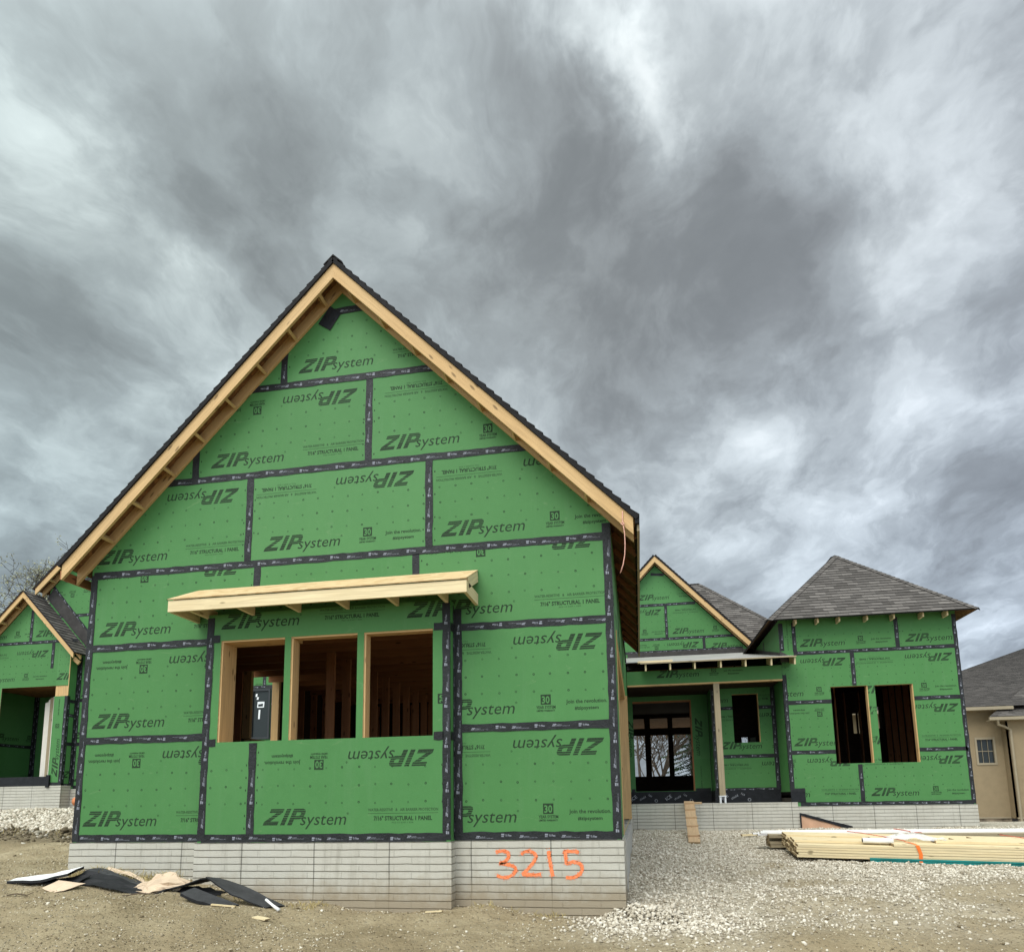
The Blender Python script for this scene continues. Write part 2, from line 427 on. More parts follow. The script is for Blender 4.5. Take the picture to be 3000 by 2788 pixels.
# ------------------------------------------------------------------ mesh helpers
class MB:
    """collects polygons (with UV and material slot) into one mesh"""
    def __init__(s, *mats):
        s.v, s.f, s.m, s.uv = [], [], [], []
        s.mats = list(mats)

    def face(s, pts, m=0, uv=None):
        b = len(s.v)
        s.v.extend(tuple(q) for q in pts)
        s.f.append(tuple(range(b, b + len(pts))))
        s.m.append(m)
        s.uv.append(uv if uv else [(0.0, 0.0)] * len(pts))

    def beam(s, a, b, w_, h, up=(0, 0, 1), m=0, mend=None, off=None):
        """rectangular board from a to b; w_ across, h along 'up' (centred)"""
        a, b, up = Vector(a), Vector(b), Vector(up)
        d = (b - a)
        L = d.length
        d.normalize()
        sd = d.cross(up).normalized()
        up = sd.cross(d).normalized()
        if off is None:
            off = random.random() * 20
        c = [(-w_ / 2, -h / 2), (w_ / 2, -h / 2), (w_ / 2, h / 2), (-w_ / 2, h / 2)]
        A = [a + sd * x + up * y for x, y in c]
        B = [b + sd * x + up * y for x, y in c]
        acc = 0
        for i in range(4):
            j = (i + 1) % 4
            wd = (A[j] - A[i]).length
            s.face([A[i], A[j], B[j], B[i]], m, [(off, off + acc), (off, off + acc + wd), (off + L, off + acc + wd), (off + L, off + acc)])
            acc += wd
        me = m if mend is None else mend
        s.face(A[::-1], me, [(off, off + .3), (off, off + .3 + w_), (off + h, off + .3 + w_), (off + h, off + .3)])
        s.face(B, me, [(off, off + .3), (off, off + .3 + w_), (off + h, off + .3 + w_), (off + h, off + .3)])

    def box(s, x0, y0, z0, x1, y1, z1, m=0, off=None):
        dx, dy, dz_ = x1 - x0, y1 - y0, z1 - z0
        cx, cy, cz = (x0 + x1) / 2, (y0 + y1) / 2, (z0 + z1) / 2
        if dx >= dy and dx >= dz_:
            s.beam((x0, cy, cz), (x1, cy, cz), dy, dz_, (0, 0, 1), m, off=off)
        elif dy >= dx and dy >= dz_:
            s.beam((cx, y0, cz), (cx, y1, cz), dx, dz_, (0, 0, 1), m, off=off)
        else:
            s.beam((cx, cy, z0), (cx, cy, z1), dx, dy, (0, 1, 0), m, off=off)

    def cbox(s, x0, y0, z0, x1, y1, z1, m=0):
        """box whose UV is the wall's own metres (for concrete)"""
        P = lambda x, y, z: (x, y, z)
        s.face([P(x0, y0, z0), P(x1, y0, z0), P(x1, y0, z1), P(x0, y0, z1)], m, [(x0, z0), (x1, z0), (x1, z1), (x0, z1)])
        s.face([P(x1, y1, z0), P(x0, y1, z0), P(x0, y1, z1), P(x1, y1, z1)], m, [(x1, z0), (x0, z0), (x0, z1), (x1, z1)])
        s.face([P(x1, y0, z0), P(x1, y1, z0), P(x1, y1, z1), P(x1, y0, z1)], m, [(y0, z0), (y1, z0), (y1, z1), (y0, z1)])
        s.face([P(x0, y1, z0), P(x0, y0, z0), P(x0, y0, z1), P(x0, y1, z1)], m, [(y1, z0), (y0, z0), (y0, z1), (y1, z1)])
        s.face([P(x0, y0, z1), P(x1, y0, z1), P(x1, y1, z1), P(x0, y1, z1)], m, [(x0, z1 + 5.03), (x1, z1 + 5.03), (x1, z1 + 5.03), (x0, z1 + 5.03)])

    def tube(s, pts, r, n=6, m=0, cap=True):
        pts = [Vector(q) for q in pts]
        rs = r if isinstance(r, (list, tuple)) else [r] * len(pts)
        rings = []
        nrm = None
        for i, q in enumerate(pts):
            d = (pts[min(i + 1, len(pts) - 1)] - pts[max(i - 1, 0)])
            if d.length < 1e-9:
                d = Vector((0, 0, 1))
            d.normalize()
            if nrm is None:
                nrm = d.orthogonal().normalized()
            else:
                nrm = (nrm - d * nrm.dot(d))
                nrm = nrm.normalized() if nrm.length > 1e-6 else d.orthogonal().normalized()
            bn = d.cross(nrm)
            rings.append([q + (nrm * math.cos(6.28318 * k / n) + bn * math.sin(6.28318 * k / n)) * rs[i] for k in range(n)])
        b = len(s.v)
        for rg in rings:
            s.v.extend(tuple(q) for q in rg)
        for i in range(len(rings) - 1):
            for k in range(n):
                k2 = (k + 1) % n
                s.f.append((b + i * n + k, b + i * n + k2, b + (i + 1) * n + k2, b + (i + 1) * n + k))
                s.m.append(m)
                s.uv.append([(0, 0)] * 4)
        if cap:
            for o_, rev in ((0, True), ((len(rings) - 1) * n, False)):
                ids = [b + o_ + k for k in range(n)]
                s.f.append(tuple(ids[::-1] if rev else ids))
                s.m.append(m)
                s.uv.append([(0, 0)] * n)

    def build(s, name, parent=None, smooth=False):
        me = bpy.data.meshes.new(name)
        me.from_pydata(s.v, [], s.f)
        for m in s.mats:
            me.materials.append(m)
        me.polygons.foreach_set('material_index', np.array(s.m, dtype=np.int32))
        uvl = me.uv_layers.new(name='UVMap')
        flatuv = np.array([c for u in s.uv for q in u for c in q], dtype=np.float32)
        uvl.data.foreach_set('uv', flatuv)
        if smooth:
            me.polygons.foreach_set('use_smooth', np.ones(len(me.polygons), dtype=bool))
        me.update()
        o = bpy.data.objects.new(name, me)
        COL.objects.link(o)
        if parent:
            o.parent = parent
            root = parent
            while root.parent:
                root = root.parent
            if parent == root:
                o.matrix_parent_inverse = Matrix.Translation(-root.location)
        return o


def tag(o, label, cat, group=None):
    o['label'] = label
    o['category'] = cat
    if group:
        o['group'] = group
    return o


def thing(name, loc, label, cat, group=None):
    o = bpy.data.objects.new(name, None)
    o.empty_display_size = 0.3
    o.location = loc
    COL.objects.link(o)
    return tag(o, label, cat, group)


# ------------------------------------------------------------------ lettering (flat shapes, metres)
_tcache = {}


def text2d(s, size, shear=0.0, xs=1.0, bold=0.0):
    """triangles of a line of text, baseline at 0, starting at x = 0"""
    key = (s, size, shear, xs, bold)
    if key in _tcache:
        return _tcache[key]
    cu = bpy.data.curves.new('lettering', 'FONT')
    cu.body = s
    cu.size = size
    cu.shear = shear
    cu.offset = bold
    cu.resolution_u = 2
    cu.fill_mode = 'FRONT'
    ob = bpy.data.objects.new('lettering', cu)
    COL.objects.link(ob)
    dg = bpy.context.evaluated_depsgraph_get()
    me = ob.evaluated_get(dg).to_mesh()
    me.calc_loop_triangles()
    co = np.array([v.co[:2] for v in me.vertices])
    tris = [tuple((co[i][0] * xs, co[i][1]) for i in lt.vertices) for lt in me.loop_triangles]
    ob.evaluated_get(dg).to_mesh_clear()
    bpy.data.objects.remove(ob)
    bpy.data.curves.remove(cu)
    if tris:
        x0 = min(q[0] for tr in tris for q in tr)
        tris = [tuple((x - x0, y) for x, y in tr) for tr in tris]
    _tcache[key] = tris
    return tris


def twidth(tris):
    return max(q[0] for tr in tris for q in tr)


def fit(s, width, size, **kw):
    """text scaled in x to a given width"""
    tr = text2d(s, size, **kw)
    k = width / twidth(tr)
    return [tuple((x * k, y) for x, y in q) for q in tr]


def shift(tris, dx, dy, k=1.0):
    return [tuple((x * k + dx, y * k + dy) for x, y in tr) for tr in tris]


def poly_clip(poly, a, b, c):
    """keep a*x + b*y <= c"""
    out = []
    n = len(poly)
    for i in range(n):
        p0, p1 = poly[i], poly[(i + 1) % n]
        d0, d1 = a * p0[0] + b * p0[1] - c, a * p1[0] + b * p1[1] - c
        if d0 <= 0:
            out.append(p0)
        if (d0 < 0 < d1) or (d1 < 0 < d0):
            tt = d0 / (d0 - d1)
            out.append((p0[0] + (p1[0] - p0[0]) * tt, p0[1] + (p1[1] - p0[1]) * tt))
    return out


def clip_rect(poly, r):
    for a, b, c in ((-1, 0, -r[0]), (1, 0, r[2]), (0, -1, -r[1]), (0, 1, r[3])):
        poly = poly_clip(poly, a, b, c)
        if len(poly) < 3:
            return []
    return poly


def clip_convex(poly, hull):
    """hull counter-clockwise"""
    n = len(hull)
    for i in range(n):
        (x0, y0), (x1, y1) = hull[i], hull[(i + 1) % n]
        nx, ny = (y1 - y0), -(x1 - x0)
        poly = poly_clip(poly, nx, ny, nx * x0 + ny * y0)
        if len(poly) < 3:
            return []
    return poly


def logo_big():
    """the heavy slanted capitals, cut into bands, and the light italic word after them"""
    H = 0.19
    Z = [(0, 0), (.185, 0), (.185, .045), (.075, .045), (.19, .148), (.19, H), (.02, H), (.02, H - .045), (.115, H - .045), (0, .042)]
    I = [(.222, 0), (.278, 0), (.278, H), (.222, H)]
    P1 = [(.312, 0), (.368, 0), (.368, H), (.312, H)]
    P2 = [(.368, .066), (.43, .066), (.462, .078), (.478, .105), (.478, .15), (.462, .178), (.43, H), (.368, H), (.368, H - .04), (.412, H - .04), (.425, .14), (.425, .116), (.412, .106), (.368, .106)]
    tris = []
    for P in (Z, I, P1, P2):
        pts = [Vector((x, y, 0)) for x, y in P]
        for tr in tessellate_polygon([pts]):
            tri = [P[i] for i in tr]
            k = 0
            y = 0.0
            while y < H - 1e-6:
                hb = 0.034 if k < 2 else 0.026
                top = min(y + hb, H)
                gap = 0.0026 if k < 2 else 0.0055
                c = clip_rect(tri, (-1, y, 2, top - (gap if top < H else 0)))
                if len(c) >= 3:
                    c = [(x + yy * 0.44, yy) for x, yy in c]
                    for q in range(1, len(c) - 1):
                        tris.append((c[0], c[q], c[q + 1]))
                y = top
                k += 1
    sy = fit('system', 0.575, 0.205, shear=0.22)
    tris += shift(sy, 0.475, 0.0)
    tris += shift(text2d('®', 0.035), 1.055, 0.115)
    return tris


LOGO = logo_big()


def mark30():
    tr = []
    box = [(0, 0), (.118, 0), (.118, .118), (0, .118)]
    # dark square with the figure left light: square ring pieces around the numerals is approximated by a frame plus figure
    tr += [((0, 0), (.118, 0), (.118, .118)), ((0, 0), (.118, .118), (0, .118))]
    return tr


M30 = mark30()
N30 = shift(fit('30', 0.092, 0.115, bold=0.003), 0.013, 0.017)
Y30 = fit('YEAR SYSTEM', 0.225, 0.048, bold=0.0012)
W30 = fit('LIMITED WARRANTY', 0.215, 0.028, bold=0.001)
JOIN = fit('Join the revolution.', 0.47, 0.062, bold=0.0012)
HASH = fit('#zipsystem', 0.275, 0.056, bold=0.0012)
WRB = fit('WATER-RESISTIVE   &   AIR BARRIER PROTECTION', 0.84, 0.044, bold=0.001)
S716 = fit('7/16" STRUCTURAL 1 PANEL', 0.70, 0.066, bold=0.0022)
ESR = fit('PS2-10 EXP.1 ESR', 0.26, 0.022)


def block_a(x0):
    """30-year mark and slogan following the logo that starts at x0"""
    out = []
    cx = x0 + 1.075 + 0.34
    out.append(('ink', shift(M30, cx - .059, .09)))
    out.append(('green_sheathing', shift(N30, cx - .059, .09)))
    out.append(('ink', shift(Y30, cx - .1125, .043)))
    out.append(('ink', shift(W30, cx - .1075, .010)))
    jx = x0 + 1.075 + 0.81
    out.append(('ink', shift(JOIN, jx - .235, .095)))
    out.append(('ink', shift(HASH, jx - .1375, .020)))
    return out


def block_b(x0):
    cx = x0 + 1.075 + 0.66
    out = [('ink_soft', shift(WRB, cx - .42, .150)),
           ('ink', [((cx - .42, .122), (cx + .42, .122), (cx + .42, .126)), ((cx - .42, .122), (cx + .42, .126), (cx - .42, .126))]),
           ('ink', shift(S716, cx - .35, .045)), ('ink_soft', shift(ESR, cx - .13, .012))]
    return out


def full_print(variant):
    out = [('ink', LOGO)]
    if 'a' in variant:
        out += block_a(0)
    if 'b' in variant:
        out += block_b(0)
    return out


class Frame:
    def __init__(s, o, u, v):
        s.o, s.u, s.v = Vector(o), Vector(u), Vector(v)
        s.n = s.u.cross(s.v)

    def at(s, x, y, d=0.0):
        return s.o + s.u * x + s.v * y + s.n * d


def FY(Y):
    return Frame((0, Y, 0), (1, 0, 0), (0, 0, 1))      # faces the street


def FXp(X):
    return Frame((X, 0, 0), (0, 1, 0), (0, 0, 1))      # faces +X, u = Y


def FXm(X):
    return Frame((X, 0, 0), (0, -1, 0), (0, 0, 1))     # faces -X, u = -Y


def inside(pt, poly):
    x, y = pt
    r = False
    j = len(poly) - 1
    for i in range(len(poly)):
        xi, yi = poly[i]
        xj, yj = poly[j]
        if (yi > y) != (yj > y) and x < (xj - xi) * (y - yi) / (yj - yi) + xi:
            r = not r
        j = i
    return r


def rects_minus(r, holes):
    out = [r]
    for h in holes:
        nx = []
        for q in out:
            if h[2] <= q[0] or h[0] >= q[2] or h[3] <= q[1] or h[1] >= q[3]:
                nx.append(q)
                continue
            if h[0] > q[0]:
                nx.append((q[0], q[1], h[0], q[3]))
            if h[2] < q[2]:
                nx.append((h[2], q[1], q[2], q[3]))
            a, b = max(q[0], h[0]), min(q[2], h[2])
            if h[1] > q[1]:
                nx.append((a, q[1], b, h[1]))
            if h[3] < q[3]:
                nx.append((a, h[3], b, q[3]))
        out = nx
    return out


def prism(mb, fr, outer, holes, d0, d1, mf, mbk, ms):
    loops = [outer] + [[(h[0], h[1]), (h[2], h[1]), (h[2], h[3]), (h[0], h[3])] for h in holes]
    pts = [q for lp in loops for q in lp]
    tris = tessellate_polygon([[Vector((x, y, 0)) for x, y in lp] for lp in loops])
    for tr in tris:
        a, b, c = (pts[i] for i in tr)
        if (b[0] - a[0]) * (c[1] - a[1]) - (b[1] - a[1]) * (c[0] - a[0]) < 0:
            b, c = c, b
        mb.face([fr.at(*a, d1), fr.at(*b, d1), fr.at(*c, d1)], mf, [a, b, c])
        mb.face([fr.at(*c, d0), fr.at(*b, d0), fr.at(*a, d0)], mbk, [c, b, a])
    for lp in loops:
        for i in range(len(lp)):
            a, b = lp[i], lp[(i + 1) % len(lp)]
            mb.face([fr.at(*a, d0), fr.at(*b, d0), fr.at(*b, d1), fr.at(*a, d1)], ms, [a, b, b, a])


def wall(fr, outer, holes=(), panels=(), prints=(), rots=(), name='sheathed_wall', parent=None, dots=True, convex=None, thick=0.012, tones=None):
    """one sheathed wall: board, printed lettering and nail heads, all one mesh.
    prints: (panel index, x, row 'up'/'ud', variant, dz);  rots: (clip rect, x, z, quarter turns, variant)"""
    mb = MB(*M('green_sheathing', 'osb_shaded', 'osb_light', 'ink', 'ink_soft'))
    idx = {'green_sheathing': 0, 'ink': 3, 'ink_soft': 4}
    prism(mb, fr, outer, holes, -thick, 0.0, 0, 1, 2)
    mb.uv = [[(0.0, 0.0)] * len(u) if mb.m[i] == 0 else u for i, u in enumerate(mb.uv)]
    hull = convex if convex else outer
    for P in (panels if tones is None else tones):        # every sheet a slightly different shade
        tone = random.random()
        uvt = (tone, 0.0) if random.random() < .5 else (0.0, tone)
        for r in rects_minus(P, list(holes)):
            pl = clip_convex(clip_rect([(r[0], r[1]), (r[2], r[1]), (r[2], r[3]), (r[0], r[3])], r), hull)
            if len(pl) >= 3:
                mb.face([fr.at(*q, .0006) for q in pl], 0, [uvt] * len(pl))

    def put(parts, rect, tf):
        subs = rects_minus(rect, [h for h in holes])
        for mname, tris in parts:
            dd = 0.0024 if mname == 'green_sheathing' else 0.0014
            for tr in tris:
                poly0 = [tf(*q) for q in tr]
                for r in subs:
                    if max(q[0] for q in poly0) < r[0] or min(q[0] for q in poly0) > r[2] or max(q[1] for q in poly0) < r[1] or min(q[1] for q in poly0) > r[3]:
                        continue
                    pl = clip_rect(poly0, r)
                    if len(pl) >= 3:
                        pl = clip_convex(pl, hull)
                    if len(pl) >= 3:
                        mb.face([fr.at(*q, dd) for q in pl], idx[mname])

    for (pi, x, row, var, *rest) in prints:
        P = panels[pi]
        e = rest[0] if rest else 0.0
        if row == 'up':
            z0 = P[1] + 0.155 + e
            put(full_print(var), P, lambda a, b, x=x, z0=z0: (x + a, z0 + b))
        else:
            z0 = P[3] - 0.155 + e
            put(full_print(var), P, lambda a, b, x=x, z0=z0: (x - a, z0 - b))
    for (rect, x, z, k, parts) in rots:
        if k == 1:
            put(parts, rect, lambda a, b, x=x, z=z: (x - b, z + a))
        elif k == 3:
            put(parts, rect, lambda a, b, x=x, z=z: (x + b, z - a))
        else:
            put(parts, rect, lambda a, b, x=x, z=z: (x + a, z + b))
    if dots:
        for P in panels:
            hgt = P[3] - P[1]
            zs = [P[1] + 0.406, P[1] + 0.61, P[1] + 0.813] if hgt > 0.9 else ([P[1] + hgt * .5] if hgt > .4 else [])
            for zi, zz in enumerate(zs):
                xx = P[0] + 0.14
                while xx < P[2] - 0.06:
                    c = (xx + random.uniform(-.006, .006), zz + random.uniform(-.008, .008))
                    if inside((c[0], c[1]), outer) and not any(h[0] - .03 < c[0] < h[2] + .03 and h[1] - .03 < c[1] < h[3] + .03 for h in holes):
                        big = random.random() < 0.6
                        ro, ri = (0.0145, 0.0068) if big else (0.0115, 0.0065)
                        n_ = 6
                        mt = 3 if (zi == 1 or random.random() < .35) else 4
                        for k in range(n_):
                            a0, a1 = 6.2832 * k / n_, 6.2832 * (k + 1) / n_
                            q = [(c[0] + ri * math.cos(a0), c[1] + ri * math.sin(a0)), (c[0] + ro * math.cos(a0), c[1] + ro * math.sin(a0)),
                                 (c[0] + ro * math.cos(a1), c[1] + ro * math.sin(a1)), (c[0] + ri * math.cos(a1), c[1] + ri * math.sin(a1))]
                            mb.face([fr.at(*z_, 0.0014) for z_ in q], mt)
                    xx += 0.203
            # edge nails
            for xe in (P[0] + .075, P[2] - .075):
                zz = P[1] + .12
                while zz < P[3] - .08:
                    if random.random() < .7 and inside((xe, zz), outer) and not any(h[0] - .02 < xe < h[2] + .02 and h[1] - .02 < zz < h[3] + .02 for h in holes):
                        mb.face([fr.at(xe - .007, zz - .011, .0014), fr.at(xe + .007, zz - .011, .0014), fr.at(xe + .006, zz + .012, .0014), fr.at(xe - .006, zz + .012, .0014)], 3)
                    zz += .15
    return mb.build(name, parent)


TZ = fit('ZIP', 0.052, 0.030, shear=0.35, bold=0.0016)
TS = fit('system', 0.060, 0.026, shear=0.2)
TT = fit('FLASHING TAPE', 0.088, 0.0125)
TF = fit('Ti Flex', 0.075, 0.030, bold=0.001)
TAPE_A = shift(TZ, 0, .008) + shift(TS, .054, .010) + [((0.0, 0.003), (.112, .003), (.112, .0055)), ((0, .003), (.112, .0055), (0, .0055))] + shift(TT, .118, .000)
TAPE_B = [((0, 0), (.03, 0), (.03, .012)), ((0, 0), (.03, .012), (0, .012)), ((0, .018), (.035, .018), (.035, .036)), ((0, .018), (.035, .036), (0, .036))] + shift(TF, .045, .006)


def tape(segs, parent, name='seam_tape', width=0.095, printed=True):
    """black seam tape with its white print; segs: (frame, x0, z0, x1, z1)"""
    mb = MB(*M('seam_tape', 'tape_print'))
    for k, (fr, x0, z0, x1, z1, *wd) in enumerate(segs):
        wdt = wd[0] if wd else width
        L = math.hypot(x1 - x0, z1 - z0)
        ux, uz = (x1 - x0) / L, (z1 - z0) / L
        nx, nz = -uz, ux
        n_ = max(2, int(L / 0.11))
        dd = 0.0035 + 0.0012 * (k % 5)
        top, bot = [], []
        for i in range(n_ + 1):
            s_ = L * i / n_
            j1, j2 = random.uniform(-.0055, .0055), random.uniform(-.0055, .0055)
            top.append((x0 + ux * s_ + nx * (wdt / 2 + j1), z0 + uz * s_ + nz * (wdt / 2 + j1)))
            bot.append((x0 + ux * s_ - nx * (wdt / 2 + j2), z0 + uz * s_ - nz * (wdt / 2 + j2)))
        for i in range(n_):
            mb.face([fr.at(*bot[i], dd), fr.at(*bot[i + 1], dd), fr.at(*top[i + 1], dd), fr.at(*top[i], dd)], 0)
            mb.face([fr.at(*bot[i], .0), fr.at(*bot[i + 1], .0), fr.at(*bot[i + 1], dd), fr.at(*bot[i], dd)], 0)
            mb.face([fr.at(*top[i], dd), fr.at(*top[i + 1], dd), fr.at(*top[i + 1], 0), fr.at(*top[i], 0)], 0)
        if not printed:
            continue
        s_ = 0.05 + random.random() * 0.2
        fl = random.choice((1, -1)) if abs(ux) > .5 else 1
        kk = random.randint(0, 1)
        while s_ < L - 0.24:
            pat = TAPE_A if kk % 2 == 0 else TAPE_B
            pw = .21 if kk % 2 == 0 else .12
            lat = random.uniform(-.030, -.008)
            for tr in pat:
                pl = []
                for (a, b) in tr:
                    if fl < 0:
                        aa, bb = s_ + pw - a, -(lat + b)
                    else:
                        aa, bb = s_ + a, lat + b
                    pl.append(fr.at(x0 + ux * aa + nx * bb, z0 + uz * aa + nz * bb, dd + .0008))
                mb.face(pl, 1)
            s_ += pw + random.uniform(.06, .10)
            kk += 1
    return mb.build(name, parent)


def shingle_plane(mb, O, U, V, poly, expo=0.14, butt=0.016, m=0, me=1):
    """stepped courses on a slope; O origin, U along the eave, V up the slope, poly in (u, v)"""
    O, U, V = Vector(O), Vector(U).normalized(), Vector(V).normalized()
    N = U.cross(V).normalized()
    v0 = min(q[1] for q in poly)
    v1 = max(q[1] for q in poly)
    u_j = random.random() * 3
    k = 0
    v = v0
    while v < v1 - 1e-4:
        pl = clip_rect(poly, (-1e4, v, 1e4, min(v + expo, v1)))
        # merge neighbours
        if len(pl) >= 3:
            h = lambda q: butt * (1 - (q[1] - v) / expo) + 0.004
            mb.face([O + U * a + V * b + N * h((a, b)) for a, b in pl], m, [(a + u_j, b - v0) for a, b in pl])
            n_ = len(pl)
            for i in range(n_):
                a, b = pl[i], pl[(i + 1) % n_]
                mb.face([O + U * a[0] + V * a[1], O + U * b[0] + V * b[1],
                         O + U * b[0] + V * b[1] + N * h(b), O + U * a[0] + V * a[1] + N * h(a)], me)
        v += expo
        k += 1



# ================================================================== THE HOUSE
house = thing('house', (0, 8, -0.6), 'unfinished house in printed green sheathing with black seam tape and raw timber eaves', 'house')

RX = -0.03                       # ridge of the front wing
SL = 1.03                        # roof slope
L, R = -3.53, 3.40
B0, B1, BY = -1.65, 1.497, -0.18   # the bay
F0 = FY(0.0)
FB = FY(BY)
gz = lambda x, top=7.20: top - SL * abs(x - RX)

# ---- front gable wall
outer = [(L, -.07), (B0, -.07), (B0, 2.62), (B1, 2.62), (B1, -.07), (R, -.07), (R, gz(R)), (RX, 7.20), (L, gz(L))]
hull = [(L, -.07), (R, -.07), (R, gz(R)), (RX, 7.20), (L, gz(L))]
PM = [(L, -.026, B0, 1.219), (B1, -.026, R, 1.219), (L, 1.219, B0, 2.438), (B1, 1.219, R, 2.438),
      (L, 2.438, -1.109, 3.44), (-1.109, 2.438, 1.015, 3.44), (1.015, 2.438, R, 3.44),
      (L, 3.44, -1.256, 4.66), (-1.256, 3.44, 1.182, 4.66), (1.182, 3.44, R, 4.66),
      (-3.2, 4.66, -2.066, 5.88), (-2.066, 4.66, .373, 5.88), (.373, 4.66, 2.6, 5.88),
      (-1.6, 5.88, -.833, 6.86), (-.833, 5.88, 1.6, 6.86), (-.5, 6.86, .5, 7.2)]
PR = [(0, -3.397, 'up', 'b'), (0, -1.266, 'ud', 'a'), (1, 1.174, 'up', 'a'), (1, 3.245, 'ud', 'b'),
      (2, -3.368, 'up', 'b'), (2, -1.25, 'ud', 'a'), (3, 1.174, 'up', 'a'), (3, 3.268, 'ud', 'b'),
      (4, -3.356, 'up', 'b'), (4, -1.32, 'ud', 'a', .225), (6, 1.167, 'up', 'b'), (6, 3.25, 'ud', 'a', .225),
      (7, -3.47, 'up', 'b'), (7, -1.42, 'ud', 'b'), (8, -1.036, 'up', 'a'), (8, .99, 'ud', 'b'), (9, 1.335, 'up', 'a'), (9, 3.43, 'ud', 'b'),
      (11, -1.848, 'up', 'b'), (11, .211, 'ud', 'a'), (12, .526, 'up', 'a'), (12, 2.74, 'ud', 'b'), (14, -.63, 'up', 'b')]
wall_f = wall(F0, outer, (), PM, PR, parent=house, convex=hull)
hz = lambda z: [(RX - (7.20 - z) / SL), (RX + (7.20 - z) / SL)]
ts = [(F0, L + .06, -.022, B0, -.022), (F0, B1, -.022, R - .05, -.022), (F0, L + .06, 1.219, B0, 1.219), (F0, B1, 1.219, R - .05, 1.219),
      (F0, L + .06, 2.438, B0, 2.438), (F0, B1, 2.438, R - .05, 2.438), (F0, L + .03, 3.44, R - .03, 3.44)]
for zz in (4.66, 5.88):
    a, b = hz(zz)
    ts.append((F0, a - .02, zz, b + .02, zz))
ts.append((F0, -.23, 6.86, .28, 6.88))
for x, a, b in ((-1.109, 3.05, 3.40), (1.015, 3.05, 3.40), (-1.256, 3.48, 4.62), (1.182, 3.48, 4.62), (-2.066, 4.70, 5.4), (.373, 4.70, 5.84), (-.833, 5.92, 6.6)):
    ts.append((F0, x, a, x, min(b, gz(x) - .02)))
ts += [(F0, R - .045, -.06, R - .045, 3.60), (F0, L + .045, -.06, L + .045, 3.45), (F0, B1 + .05, -.02, B1 + .05, 2.66)]
tape(ts, wall_f)
# patch of membrane near the peak
mb = MB(*M('black_membrane'))
mb.face([F0.at(*q, .012) for q in ((-.36, 6.72), (-.19, 6.60), (-.04, 6.83), (-.20, 6.96))])
mb.build('membrane_patch', wall_f)

# ---- bay
holes_b = [(-1.452, 1.132, -.596, 2.40), (-.512, 1.132, .345, 2.40), (.43, 1.132, 1.287, 2.40)]
outer = [(B0, -.07), (B1, -.07), (B1, 2.74), (B0, 2.74)]
PB = [(B0, -.026, -.968, 1.132), (-.968, -.026, B1, 1.132), (B0, 2.40, B1, 2.74)]
PRB = [(1, -.803, 'up', 'b'), (1, 1.305, 'ud', 'a'), (2, -1.466, 'up', 'b', -.01), (2, .962, 'up', '', -.01)]
j_ = shift(JOIN, 0, 0)
ROT = [((1.287, 1.132, B1, 2.40), 1.452, 1.86, 1, [('ink', JOIN)]),
       ((1.287, 1.132, B1, 2.40), 1.465, 1.50, 1, [('ink', M30), ('green_sheathing', N30)]),
       ((B0, 1.132, -1.452, 2.40), -1.545, 1.72, 1, [('ink_soft', WRB)]),
       ((B0, -.026, -.968, 1.132), -1.60, .18, 1, [('ink_soft', WRB)])]
wall_b = wall(FB, outer, holes_b, PB, PRB, ROT, parent=house)
for X, s in ((B0, -1), (B1, 1)):
    mb = MB(*M('green_sheathing'))
    fr = FXp(X) if s > 0 else FXm(X)
    if s > 0:
        mb.face([fr.at(BY, -.07), fr.at(0, -.07), fr.at(0, 2.74), fr.at(BY, 2.74)])
    else:
        mb.face([fr.at(0, -.07), fr.at(-BY, -.07), fr.at(-BY, 2.74), fr.at(0, 2.74)])
    mb.build('bay_return', wall_b)
tape([(FB, B0 + .05, -.022, B1 - .05, -.022), (FB, B0 + .045, -.05, B0 + .045, 2.70), (FB, B1 - .045, -.05, B1 - .045, 2.70), (FB, -.968, .02, -.968, 1.11),
      (FB, B0 + .08, 2.43, -1.47, 2.43), (FB, B0 + .08, 1.125, -1.47, 1.125), (FB, 1.30, 2.42, B1 - .08, 2.42), (FB, 1.30, 1.125, B1 - .08, 1.125),
      (FXp(B1), BY + .02, 2.42, -.02, 2.42), (FXp(B1), BY + .02, 1.125, -.02, 1.125), (FXp(B1), -.025, -.05, -.025, 2.7, .05)], wall_b)


def framing(x0, z0, x1, z1, y, parent, depth=0.14, jl=2, jr=2, name='window_opening'):
    """rough opening of new lumber behind the sheathing: each board a part of the frame"""
    mb = MB(*M('new_lumber', 'end_grain'))
    y0 = y + 0.013
    for i in range(jl):
        mb.box(x0 - .038 * (i + 1) + .001 - .012 * 0, y0, z0, x0 - .038 * i, y0 + depth, z1)
    for i in range(jr):
        mb.box(x1 + .038 * i, y0, z0, x1 + .038 * (i + 1) - .001, y0 + depth, z1)
    mb.box(x0 - .076, y0, z1 + .001, x1 + .076, y0 + depth, z1 + .09)
    mb.box(x0 - .076, y0, z0 - .039, x1 + .076, y0 + depth, z0 - .001)
    return mb.build(name, parent)


for i, h in enumerate(holes_b):
    framing(h[0] + .022 if i else h[0] + .02, h[1], h[2], h[3] - .02, BY, house, jl=3 if i == 0 else 2, jr=1, depth=.30 if i == 0 else .14)

